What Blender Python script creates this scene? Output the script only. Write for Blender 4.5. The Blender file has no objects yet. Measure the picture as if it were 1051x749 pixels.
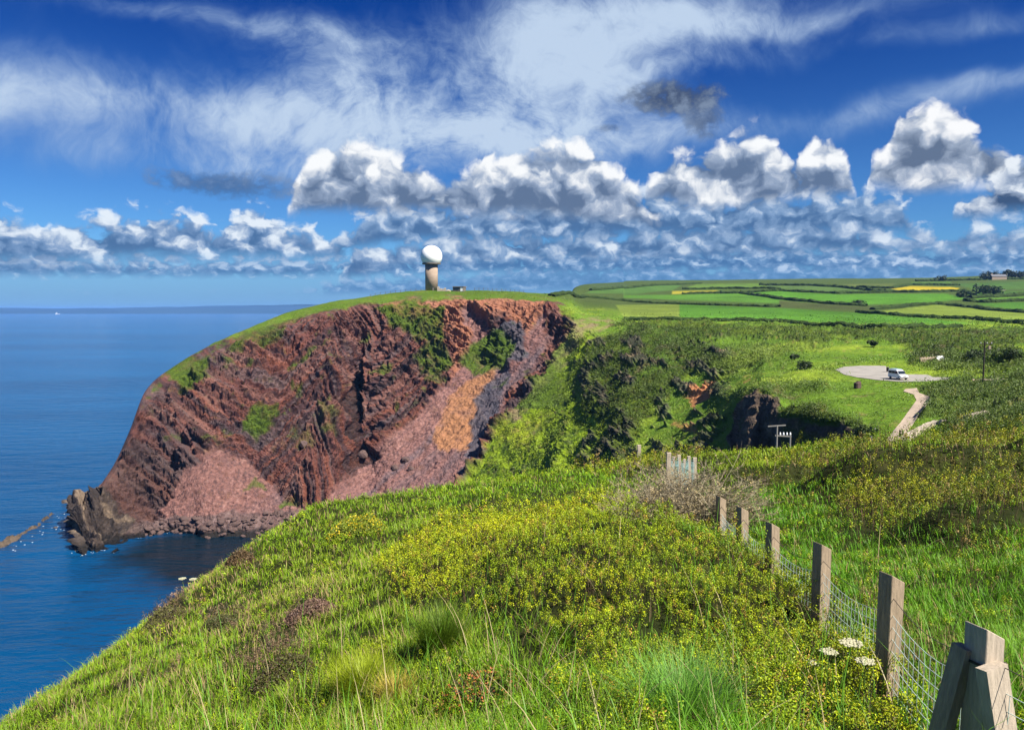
import bpy, bmesh, math, random
import numpy as np
from mathutils import Vector, Matrix
from mathutils.bvhtree import BVHTree

random.seed(7)
RNG = np.random.default_rng(7)
scene = bpy.context.scene
COL = scene.collection

# ------------------------------------------------------------------ camera
EYE = 100.0                       # eye height above the sea
F = 793.0                         # focal length in photo pixels (1051 wide)
CX, CY, HOR = 525.5, 374.5, 317.0
PITCH = math.atan((CY - HOR) / F)
cam_data = bpy.data.cameras.new("camera")
cam = bpy.data.objects.new("camera", cam_data)
COL.objects.link(cam)
cam.location = (0, 0, EYE)
cam.rotation_euler = (math.pi / 2 - PITCH, 0, 0)
cam_data.sensor_width = 36.0
cam_data.lens = 36.0 * F / 1051.0
cam_data.clip_start = 0.1
cam_data.clip_end = 200000.0
scene.camera = cam

# ------------------------------------------------------------------ view
scene.render.engine = 'CYCLES'
scene.view_settings.view_transform = 'Standard'
scene.view_settings.look = 'None'
scene.view_settings.gamma = 1.0
scene.view_settings.exposure = 1.25
cy = scene.cycles
cy.use_denoising = True
cy.max_bounces = 4
cy.diffuse_bounces = 2
cy.glossy_bounces = 2
cy.transmission_bounces = 2
cy.volume_bounces = 0
cy.transparent_max_bounces = 6
cy.caustics_reflective = False
cy.caustics_refractive = False

# ------------------------------------------------------------------ sun
SUN_EL, SUN_AZ = math.radians(50), math.radians(127)      # azimuth clockwise from +Y: right of and behind the camera
sun_dir = Vector((math.sin(SUN_AZ) * math.cos(SUN_EL), math.cos(SUN_AZ) * math.cos(SUN_EL), math.sin(SUN_EL)))
sd = bpy.data.lights.new("sun", 'SUN')
sd.energy = 4.6
sd.angle = math.radians(0.5)
sd.color = (1.0, 0.95, 0.86)
sun = bpy.data.objects.new("sun", sd)
COL.objects.link(sun)
sun.rotation_euler = (-sun_dir).to_track_quat('-Z', 'Y').to_euler()

# pixel of the photograph -> direction / world point at depth y
SP, CP = math.sin(PITCH), math.cos(PITCH)
def ray(px, py):
    xc = (np.asarray(px, float) - CX) / F
    yc = -(np.asarray(py, float) - CY) / F
    return xc, CP + yc * SP, -SP + yc * CP
def at(px, py, y):
    dx, dy, dz = ray(px, py)
    t = np.asarray(y, float) / dy
    return np.stack([dx * t, dy * t, EYE + dz * t], -1)
def topx(P):
    P = np.asarray(P, float)
    X, Y, Z = P[..., 0], P[..., 1], P[..., 2] - EYE
    f = np.maximum(Y * CP - Z * SP, 1e-3)
    u = Y * SP + Z * CP
    return CX + F * X / f, CY - F * u / f

# ------------------------------------------------------------------ node helpers
class N:
    """a socket with arithmetic"""
    nt = None
    def __init__(s, sock): s.s = sock
    @staticmethod
    def op(kind, *args, clamp=False):
        n = N.nt.nodes.new('ShaderNodeMath'); n.operation = kind; n.use_clamp = clamp
        for i, a in enumerate(args):
            if isinstance(a, N): N.nt.links.new(a.s, n.inputs[i])
            else: n.inputs[i].default_value = a
        return N(n.outputs[0])
    def __add__(s, o): return N.op('ADD', s, o)
    __radd__ = __add__
    def __sub__(s, o): return N.op('SUBTRACT', s, o)
    def __rsub__(s, o): return N.op('SUBTRACT', o, s)
    def __mul__(s, o): return N.op('MULTIPLY', s, o)
    __rmul__ = __mul__
    def __truediv__(s, o): return N.op('DIVIDE', s, o)
    def __pow__(s, o): return N.op('POWER', s, o)
    def clamp(s): return N.op('ADD', s, 0.0, clamp=True)
def nmax(a, b): return N.op('MAXIMUM', a, b)
def nmin(a, b): return N.op('MINIMUM', a, b)
def sstep(x, a, b):
    n = N.nt.nodes.new('ShaderNodeMapRange'); n.interpolation_type = 'SMOOTHSTEP'
    N.nt.links.new(x.s, n.inputs['Value'])
    for k, v in (('From Min', a), ('From Max', b)):
        if isinstance(v, N): N.nt.links.new(v.s, n.inputs[k])
        else: n.inputs[k].default_value = v
    return N(n.outputs['Result'])
def vec(x, y, z=0.0):
    n = N.nt.nodes.new('ShaderNodeCombineXYZ')
    for i, a in enumerate((x, y, z)):
        if isinstance(a, N): N.nt.links.new(a.s, n.inputs[i])
        else: n.inputs[i].default_value = a
    return N(n.outputs[0])
def noise(v, scale=1.0, detail=4, rough=0.5, dim='3D', dist=0.0, color=False):
    n = N.nt.nodes.new('ShaderNodeTexNoise'); n.noise_dimensions = dim
    n.inputs['Scale'].default_value = scale; n.inputs['Detail'].default_value = detail
    n.inputs['Roughness'].default_value = rough; n.inputs['Distortion'].default_value = dist
    N.nt.links.new(v.s, n.inputs['Vector'])
    return N(n.outputs['Color' if color else 'Fac'])
def voro(v, scale=1.0, detail=2, rough=0.5, dim='2D', feature='SMOOTH_F1', smooth=0.3):
    n = N.nt.nodes.new('ShaderNodeTexVoronoi'); n.voronoi_dimensions = dim; n.feature = feature
    n.inputs['Scale'].default_value = scale; n.inputs['Detail'].default_value = detail
    n.inputs['Roughness'].default_value = rough
    if 'Smoothness' in n.inputs and feature == 'SMOOTH_F1': n.inputs['Smoothness'].default_value = smooth
    N.nt.links.new(v.s, n.inputs['Vector'])
    return N(n.outputs['Distance'])
def mixc(f, a, b, blend='MIX'):
    n = N.nt.nodes.new('ShaderNodeMix'); n.data_type = 'RGBA'; n.blend_type = blend; n.clamp_factor = True
    if isinstance(f, N): N.nt.links.new(f.s, n.inputs[0])
    else: n.inputs[0].default_value = f
    for i, c in ((6, a), (7, b)):
        if isinstance(c, N): N.nt.links.new(c.s, n.inputs[i])
        else: n.inputs[i].default_value = (*c, 1.0)
    return N(n.outputs[2])
def curve(x, pts):
    """piecewise curve of x; pts in the units of x and of the result"""
    pts = sorted(pts)
    x0, x1 = pts[0][0], pts[-1][0]
    ys = [p[1] for p in pts]; y0, y1 = min(ys) - 1e-6, max(ys) + 1e-6
    n = N.nt.nodes.new('ShaderNodeFloatCurve')
    c = n.mapping.curves[0]
    q = [((p[0] - x0) / (x1 - x0), (p[1] - y0) / (y1 - y0)) for p in pts]
    c.points[0].location = q[0]; c.points[1].location = q[-1]
    for a in q[1:-1]: c.points.new(*a)
    for p in c.points: p.handle_type = 'AUTO_CLAMPED'
    n.mapping.update()
    t = ((x - x0) / (x1 - x0)).clamp()
    N.nt.links.new(t.s, n.inputs['Value'])
    return N(n.outputs[0]) * (y1 - y0) + y0

# ------------------------------------------------------------------ world: Nishita sky with cirrus and rows of cumulus
world = bpy.data.worlds.new("World"); scene.world = world
world.use_nodes = True
nt = world.node_tree; nt.nodes.clear(); N.nt = nt
SKY_STRENGTH = 0.05
def build_sky():
    tc = nt.nodes.new('ShaderNodeTexCoord')
    sep = nt.nodes.new('ShaderNodeSeparateXYZ'); nt.links.new(tc.outputs['Generated'], sep.inputs[0])
    x, y, z = N(sep.outputs[0]), N(sep.outputs[1]), N(sep.outputs[2])
    A = N.op('ARCTAN2', x, y) * 793.0                # azimuth and elevation, 793 units per radian
    E = N.op('ARCSINE', z) * 793.0
    def ae(px, py):
        dx, dy, dz = (float(v) for v in ray(px, py))
        l = math.sqrt(dx * dx + dy * dy + dz * dz)
        return math.atan2(dx, dy) * 793, math.asin(dz / l) * 793
    sky = nt.nodes.new('ShaderNodeTexSky'); sky.sky_type = 'NISHITA'; sky.sun_disc = False
    sky.sun_elevation = SUN_EL; sky.sun_rotation = SUN_AZ; sky.altitude = 100; sky.air_density = 1.0
    sky.dust_density = 0.15; sky.ozone_density = 3.0
    blue = N(sky.outputs[0])
    tint = mixc(sstep(E, 0.0, 330.0), (0.30, 0.60, 0.96), (0.012, 0.17, 0.60))
    base = mixc(1.0, blue, tint, 'MULTIPLY')
    K = 1.0 / SKY_STRENGTH
    def col(c): return tuple(v * K * 0.42 for v in c)
    # --- cirrus: streaks that converge low in the middle
    w = noise(vec(A, E, 3.0), 1 / 150.0, 4, 0.50, color=True)
    ws = nt.nodes.new('ShaderNodeSeparateColor'); nt.links.new(w.s, ws.inputs[0])
    wx, wy = (N(ws.outputs[0]) - 0.5) * 170.0, (N(ws.outputs[1]) - 0.5) * 130.0
    dX, dY = A + wx * 0.8 + 80.0, nmax(E, 0.0) + wy * 0.9 + 10.0
    fan = N.op('ARCTAN2', dX, dY)
    lr = N.op('LOGARITHM', dX * dX + dY * dY + 100.0, 2.718)
    streak = noise(vec(fan * 4.2, lr * 1.7, 8.0), 1.0, 6, 0.58)
    fine = noise(vec(fan * 11.0, lr * 9.0, 1.0), 1.0, 6, 0.68)
    env = None
    for (px, py, rx, ry, am) in ((0, 88, 110, 34, .70), (250, 125, 120, 34, .60), (380, 110, 110, 60, .58), (575, 75, 110, 70, .85),
                                 (690, 14, 150, 24, .74), (560, 150, 170, 26, .66), (840, 20, 130, 14, .40), (1010, 92, 80, 14, .55),
                                 (200, 22, 130, 14, .40), (880, 122, 110, 16, .38), (1000, 30, 80, 12, .42), (330, 45, 80, 30, .26), (280, 176, 120, 16, .34), (110, 160, 100, 16, .25), (760, 60, 120, 14, .34)):
        a0, e0 = ae(px, py)
        u, v = (A + wx * 0.55 - a0) / rx, (E + wy * 0.55 - e0) / ry
        g = N.op('EXPONENT', (u * u + v * v) * -1.0) * am
        env = g if env is None else env + g
    elsewhere = sstep(N.op('ABSOLUTE', A), 560.0, 760.0) * 0.35
    env = nmin(env + elsewhere, 1.0)
    ci = env * 1.0 + (streak - 0.5) * (env * 1.2 + 0.55) + (fine - 0.5) * (0.72 * env + 0.16) + 0.08
    ci = sstep(ci, 0.16, 1.12) * 0.97
    c = mixc(ci, base, mixc(ci, col((0.20, 0.37, 0.66)), col((0.55, 0.68, 0.86))))
    # --- cumulus rows, far to near
    def puffs(scale, seed, stretch=1.0):
        wv = noise(vec(A, E * stretch, seed), scale * 1.4, 3, 0.5, color=True)
        s = nt.nodes.new('ShaderNodeSeparateColor'); nt.links.new(wv.s, s.inputs[0])
        k = 0.8 / scale
        va, ve = A + (N(s.outputs[0]) - 0.5) * k + seed * 37.0, (E + (N(s.outputs[1]) - 0.5) * k) * stretch + seed * 91.0
        def f(oa, oe):
            v = vec(va + oa, ve + oe * stretch)
            d = voro(v, scale, 2.0, 0.45, feature='F1')
            m = noise(v, scale * 0.95, 6, 0.56, dim='2D')
            return 0.92 - d * d * 0.52 + (m - 0.5) * 1.30
        big = noise(vec(A + seed * 13.0, E * 1.7, seed), scale * 0.33, 2, 0.5)
        return f(0.0, 0.0), f(0.26 / scale, 0.36 / scale), big
    P1 = puffs(1 / 34.0, 1.3, 1.15)
    P2 = puffs(1 / 25.0, 5.1, 1.35)
    P3 = puffs(1 / 15.0, 9.7, 1.75)
    def row(c, top, base_, P, amp, soft, dark, mid, lit, gain=1.0, opac=1.0, bsoft=9.0, hmix=0.55, bias=0.0):
        n0, n1, big = P
        T = curve(A, [(ae(px, py)[0], ae(px, py)[1]) for px, py in top])
        B = curve(A, [(ae(px, py)[0], ae(px, py)[1]) for px, py in base_])
        nn = n0 - 0.80 + (big - 0.5) * 0.8
        d = T + nn * amp - E
        thick = sstep(T - B, 0.0, 10.0)
        al = sstep(d, -soft * 0.3, soft) * sstep(E - B + nn * amp * 0.25, -bsoft * 0.5, bsoft * 0.7) * thick * opac
        t = ((E - B) / nmax(T - B, 10.0))
        rim = sstep(d, amp * 0.9, 0.0)
        L = (n0 - n1) * 0.92 * gain + sstep(t, -0.05, 1.0) * hmix + rim * 0.22 + (big - 0.5) * 1.1 + (n0 - 0.8) * 0.75 + bias + 0.15
        cc = mixc(sstep(L, 0.30, 1.10), mixc(sstep(L, -0.30, 0.55), col(dark), col(mid)), col(lit))
        return mixc(al, c, cc)
    # pale haze band at the horizon
    c = mixc(sstep(E, 70.0, 0.0) * 0.75, c, col((0.17, 0.36, 0.68)))
    # far small rows
    D, M_, W = (.075, .170, .36), (.23, .37, .60), (.74, .83, .94)
    c = row(c, [(-400, 300), (0, 299), (300, 298), (345, 284), (480, 277), (620, 270), (800, 268), (1051, 262), (1500, 262)],
            [(-400, 303), (150, 303), (350, 302), (620, 298), (1051, 288), (1500, 288)], P3, 14, 8, (.08, .21, .45), (.15, .31, .58), (.34, .51, .76), .8, .8, 8, .35)
    c = row(c, [(-400, 258), (0, 258), (330, 262), (400, 258), (620, 250), (760, 246), (900, 250), (1051, 242), (1500, 242)],
            [(-400, 284), (0, 284), (330, 284), (620, 280), (1051, 274), (1500, 274)], P3, 18, 9, (.065, .17, .39), (.17, .32, .57), (.52, .66, .86), .9, .9, 9, .45)
    c = row(c, [(-400, 330), (330, 300), (360, 252), (430, 238), (560, 232), (660, 226), (760, 222), (880, 224), (935, 236), (970, 232), (1051, 228), (1500, 228)],
            [(-400, 300), (330, 290), (430, 272), (660, 266), (900, 260), (1051, 258), (1500, 258)], P2, 24, 10, D, M_, W, .9, .97, 12, .42)
    c = row(c, [(-400, 208), (0, 212), (40, 222), (90, 220), (150, 210), (200, 216), (225, 224), (255, 206), (290, 224), (345, 238), (400, 262), (440, 300), (1500, 330)],
            [(-400, 274), (0, 274), (345, 268), (440, 274), (1500, 300)], P2, 28, 11, D, (.20, .33, .56), (.80, .88, .97), 1.0, .98, 20, .55)
    c = row(c, [(-400, 330), (300, 290), (352, 230), (430, 200), (560, 196), (660, 188), (760, 190), (880, 190), (925, 200), (950, 236), (1500, 300)],
            [(-400, 300), (345, 262), (430, 250), (660, 246), (900, 240), (950, 244), (1500, 300)], P2, 32, 11, D, M_, (.66, .76, .90), .95, .98, 14, .44)
    D, M_, W = (.120, .185, .315), (.33, .42, .58), (.96, .98, 1.0)
    c = row(c, [(-400, 330), (262, 250), (300, 200), (318, 156), (350, 142), (395, 152), (420, 158), (455, 174), (495, 156), (540, 144), (600, 142), (625, 166), (655, 190), (690, 230), (1500, 330)],
            [(-400, 290), (308, 219), (420, 220), (640, 230), (690, 236), (1500, 300)], P1, 30, 11, D, M_, W, 1.0, 1.0, 14, .56, 0.0)
    c = row(c, [(-400, 330), (630, 250), (664, 186), (700, 152), (740, 142), (775, 128), (800, 138), (822, 156), (840, 128), (860, 138), (872, 170), (910, 236), (1500, 330)],
            [(-400, 290), (655, 208), (760, 212), (850, 202), (890, 206), (1500, 300)], P1, 30, 11, D, M_, W, 1.0, 1.0, 14, .56, 0.0)
    c = row(c, [(-400, 330), (880, 210), (895, 162), (914, 140), (925, 104), (950, 100), (985, 112), (1012, 128), (1036, 148), (1046, 174), (1062, 230), (1500, 330)],
            [(-400, 290), (884, 192), (940, 198), (1010, 190), (1062, 200), (1500, 300)], P1, 26, 10, (.125, .18, .29), (.36, .44, .58), (.97, .98, 1.0), 1.0, 1.0, 14, .62, 0.06)
    c = row(c, [(-400, 330), (960, 250), (985, 192), (1010, 186), (1030, 168), (1051, 146), (1100, 146), (1300, 180), (1500, 330)],
            [(-400, 290), (960, 222), (1010, 224), (1051, 220), (1500, 214)], P2, 30, 10, (.05, .10, .21), M_, (.82, .88, .95), 1.0, 1.0, 14, .5)
    # --- torn dark scraps
    for (px, py, rx, ry, am, seed) in ((690, 100, 50, 17, 1.0, 2.0), (722, 124, 20, 18, .75, 3.0), (230, 190, 66, 15, .62, 4.0), (624, 132, 18, 5, .5, 7.0)):
        a0, e0 = ae(px, py)
        n = noise(vec(A, E * 1.3, seed), 1 / 26.0, 6, 0.62)
        u, v = (A - a0) / rx, (E - e0) / ry
        g = sstep((n - 0.5) * 2.6 + 0.75 - (u * u + v * v) * 0.62, 0.0, 0.75) * am
        c = mixc(g, c, mixc(sstep(n, 0.42, 0.70), col((.055, .085, .165)), col((.20, .27, .40))))
    bg = nt.nodes.new('ShaderNodeBackground'); bg.inputs['Strength'].default_value = SKY_STRENGTH
    nt.links.new(c.s, bg.inputs[0])
    out = nt.nodes.new('ShaderNodeOutputWorld'); nt.links.new(bg.outputs[0], out.inputs[0])
    world.cycles.sampling_method = 'MANUAL'; world.cycles.sample_map_resolution = 256
build_sky()
# ------------------------------------------------------------------ numpy noise
_perm = np.random.default_rng(3).permutation(1024).astype(np.int32)
_perm = np.concatenate([_perm, _perm, _perm])
_g = np.random.default_rng(4).normal(size=(1024, 3)).astype(np.float32)
_g /= np.linalg.norm(_g, axis=1, keepdims=True)
def gnoise(P):
    P = np.asarray(P, np.float32)
    I = np.floor(P).astype(np.int32); f = P - I; I &= 1023
    u = f * f * f * (f * (f * 6 - 15) + 10)
    out = 0
    for dx in (0, 1):
        for dy in (0, 1):
            h1 = _perm[_perm[(I[:, 0] + dx) & 1023] + ((I[:, 1] + dy) & 1023)]
            for dz in (0, 1):
                h = _perm[h1 + ((I[:, 2] + dz) & 1023)] & 1023
                g = _g[h]
                d = g[:, 0] * (f[:, 0] - dx) + g[:, 1] * (f[:, 1] - dy) + g[:, 2] * (f[:, 2] - dz)
                w = (u[:, 0] if dx else 1 - u[:, 0]) * (u[:, 1] if dy else 1 - u[:, 1]) * (u[:, 2] if dz else 1 - u[:, 2])
                out = out + d * w
    return out * 1.5
def fbm(P, wl, octs=4, gain=0.5, seed=0.0, ridged=False):
    P = np.asarray(P, np.float32) / wl + np.float32(seed * 17.31)
    a, s, tot = 1.0, 0, 0
    for _ in range(octs):
        n = gnoise(P)
        s = s + a * ((1 - 2 * np.abs(n)) if ridged else n); tot += a
        P = P * 2.03 + 5.7; a *= gain
    return s / tot
def smooth(x, a, b):
    t = np.clip((x - a) / (b - a), 0, 1)
    return t * t * (3 - 2 * t)
def pip(px, py, pts):
    inside = np.zeros(px.shape, bool)
    n = len(pts)
    for i in range(n):
        x0, y0 = pts[i]; x1, y1 = pts[(i + 1) % n]
        c = (y0 > py) != (y1 > py)
        if y1 != y0: inside ^= c & (px < (x1 - x0) * (py - y0) / (y1 - y0) + x0)
    return inside
def segdist(px, py, pts, closed=True):
    d = np.full(px.shape, 1e9, np.float32)
    n = len(pts)
    for i in range(n if closed else n - 1):
        x0, y0 = pts[i]; x1, y1 = pts[(i + 1) % n]
        ex, ey = x1 - x0, y1 - y0
        t = np.clip(((px - x0) * ex + (py - y0) * ey) / (ex * ex + ey * ey + 1e-9), 0, 1)
        d = np.minimum(d, np.hypot(px - x0 - t * ex, py - y0 - t * ey))
    return d
def pmask(px, py, pts, feather=4.0):
    xs = [p[0] for p in pts]; ys = [p[1] for p in pts]; m = np.zeros(px.shape, np.float32)
    k = (px > min(xs) - feather) & (px < max(xs) + feather) & (py > min(ys) - feather) & (py < max(ys) + feather)
    if not k.any(): return m
    d = segdist(px[k], py[k], pts); d = np.where(pip(px[k], py[k], pts), d, -d)
    m[k] = smooth(d, -feather, feather)
    return m
def pchip(xs, Y, xq):
    """monotone cubic along axis 0. xs (n,), Y (n,...), xq (m,)"""
    xs = np.asarray(xs, float); Y = np.asarray(Y, float); sh = (-1,) + (1,) * (Y.ndim - 1)
    h = np.diff(xs).reshape(sh); d = np.diff(Y, axis=0) / h
    m = np.zeros_like(Y)
    w1, w2 = 2 * h[1:] + h[:-1], h[1:] + 2 * h[:-1]
    with np.errstate(divide='ignore', invalid='ignore'):
        hm = (w1 + w2) / (w1 / d[:-1] + w2 / d[1:])
    m[1:-1] = np.where(d[:-1] * d[1:] > 0, hm, 0)
    m[0], m[-1] = d[0], d[-1]
    i = np.clip(np.searchsorted(xs, xq, 'right') - 1, 0, len(xs) - 2)
    H = h[i]; t = (np.asarray(xq, float) - xs[i]).reshape(sh) / H
    return (Y[i] * (1 + 2 * t) * (1 - t) ** 2 + m[i] * H * t * (1 - t) ** 2 + Y[i + 1] * t * t * (3 - 2 * t) + m[i + 1] * H * t * t * (t - 1))

# ------------------------------------------------------------------ mesh + material helpers
def mesh_np(name, V, faces, mat=None, col=None, kind=None, smooth_shade=False, parent=None, label=None, attrs=None):
    """faces: (n,k) int array, k = 3 or 4"""
    V = np.asarray(V, np.float32); faces = np.asarray(faces, np.int32)
    me = bpy.data.meshes.new(name)
    n, k = faces.shape
    me.vertices.add(len(V)); me.vertices.foreach_set('co', V.ravel())
    me.loops.add(n * k); me.loops.foreach_set('vertex_index', faces.ravel())
    me.polygons.add(n); me.polygons.foreach_set('loop_start', np.arange(0, n * k, k, dtype=np.int32))
    if smooth_shade: me.polygons.foreach_set('use_smooth', np.ones(n, bool))
    else: me.polygons.foreach_set('use_smooth', np.zeros(n, bool))
    if col is not None:
        a = me.color_attributes.new('Col', 'FLOAT_COLOR', 'POINT')
        c = np.ones((len(V), 4), np.float32); c[:, :3] = col
        a.data.foreach_set('color', c.ravel())
    for k_, v in (attrs or {}).items():
        a = me.attributes.new(k_, 'FLOAT', 'POINT'); a.data.foreach_set('value', np.asarray(v, np.float32).ravel())
    me.update(calc_edges=True)
    if mat: me.materials.append(mat)
    o = bpy.data.objects.new(name, me); COL.objects.link(o)
    if kind: o['kind'] = kind
    if parent: o.parent = parent
    if label: o['label'] = label
    return o
def grid_faces(nr, nc):
    i = np.arange((nr - 1) * (nc - 1)); r, c = i // (nc - 1), i % (nc - 1)
    a = r * nc + c
    return np.stack([a, a + 1, a + nc + 1, a + nc], 1)
def material(name, color=(.5, .5, .5), rough=0.8, var=0.25, scale=3.0, bump=0.0, attr=False, metal=0.0, spec=0.3, bscale=None, translucent=0.0, stretch=(1, 1, 1)):
    m = bpy.data.materials.new(name); m.use_nodes = True
    nt = m.node_tree; N.nt = nt
    b = nt.nodes['Principled BSDF']
    b.inputs['Roughness'].default_value = rough; b.inputs['Metallic'].default_value = metal
    b.inputs['Specular IOR Level'].default_value = spec
    tc = nt.nodes.new('ShaderNodeTexCoord')
    mp = nt.nodes.new('ShaderNodeMapping'); nt.links.new(tc.outputs['Object'], mp.inputs[0]); mp.inputs['Scale'].default_value = stretch
    v = N(mp.outputs[0])
    if attr:
        an = nt.nodes.new('ShaderNodeAttribute'); an.attribute_name = 'Col'; c = N(an.outputs['Color'])
    else: c = tuple(color)
    if var:
        n1 = noise(v, scale, 6, 0.6)
        g = 1.0 + (n1 - 0.5) * (var * 2.6)
        gv = vec(g, g, g)
        c = mixc(1.0, c, gv, 'MULTIPLY')
    if isinstance(c, N): nt.links.new(c.s, b.inputs['Base Color'])
    else: b.inputs['Base Color'].default_value = (*c, 1)
    if bump:
        n2 = noise(v, bscale or scale * 2, 6, 0.65)
        bn = nt.nodes.new('ShaderNodeBump'); bn.inputs['Distance'].default_value = bump
        nt.links.new(n2.s, bn.inputs['Height']); nt.links.new(bn.outputs[0], b.inputs['Normal'])
    if translucent:
        t = nt.nodes.new('ShaderNodeBsdfTranslucent')
        if isinstance(c, N): nt.links.new(c.s, t.inputs[0])
        else: t.inputs[0].default_value = (*c, 1)
        ms = nt.nodes.new('ShaderNodeMixShader'); ms.inputs[0].default_value = translucent
        nt.links.new(b.outputs[0], ms.inputs[1]); nt.links.new(t.outputs[0], ms.inputs[2])
        nt.links.new(ms.outputs[0], nt.nodes['Material Output'].inputs['Surface'])
    return m

# ------------------------------------------------------------------ sea
def build_sea():
    m = bpy.data.materials.new('sea_water'); m.use_nodes = True
    nt = m.node_tree; N.nt = nt
    b = nt.nodes['Principled BSDF']
    geo = nt.nodes.new('ShaderNodeNewGeometry'); P = N(geo.outputs['Position'])
    mp = nt.nodes.new('ShaderNodeMapping'); nt.links.new(P.s, mp.inputs[0]); mp.inputs['Rotation'].default_value = (0, 0, math.radians(-24))
    mp.inputs['Scale'].default_value = (0.35, 1.0, 1.0)
    Q = N(mp.outputs[0])
    swell = noise(Q, 0.10, 3, 0.5)
    chop = noise(Q, 0.42, 3, 0.55)
    rip = noise(P, 0.9, 4, 0.6)
    mp2 = nt.nodes.new('ShaderNodeMapping'); nt.links.new(P.s, mp2.inputs[0]); mp2.inputs['Scale'].default_value = (0.25, 1.0, 1.0)
    band = noise(N(mp2.outputs[0]), 0.0011, 4, 0.6)
    patch = noise(Q, 0.012, 4, 0.6)
    c = mixc(sstep(band, 0.36, 0.62), (0.0008, 0.042, 0.120), (0.0015, 0.082, 0.215))
    c = mixc(sstep(patch, 0.35, 0.70) * 0.45, c, (0.001, 0.024, 0.078))
    # dark reflection of the cliff, painted into the water colour of the cove
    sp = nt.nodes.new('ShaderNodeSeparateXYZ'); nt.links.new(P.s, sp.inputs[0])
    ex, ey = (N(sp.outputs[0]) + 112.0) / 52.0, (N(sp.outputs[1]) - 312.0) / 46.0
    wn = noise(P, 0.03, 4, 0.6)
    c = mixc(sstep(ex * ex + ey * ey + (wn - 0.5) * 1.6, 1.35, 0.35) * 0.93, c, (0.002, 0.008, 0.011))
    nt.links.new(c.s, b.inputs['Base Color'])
    b.inputs['Roughness'].default_value = 0.14
    b.inputs['IOR'].default_value = 1.33
    b.inputs['Specular IOR Level'].default_value = 0.35
    h = swell * 3.2 + chop * 0.9 + rip * 0.24
    bn = nt.nodes.new('ShaderNodeBump'); bn.inputs['Distance'].default_value = 1.0; bn.inputs['Strength'].default_value = 1.0
    nt.links.new(h.s, bn.inputs['Height']); nt.links.new(bn.outputs[0], b.inputs['Normal'])
    S = 45000
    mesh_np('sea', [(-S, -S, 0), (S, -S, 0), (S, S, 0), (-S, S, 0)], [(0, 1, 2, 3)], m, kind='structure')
build_sea()

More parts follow.
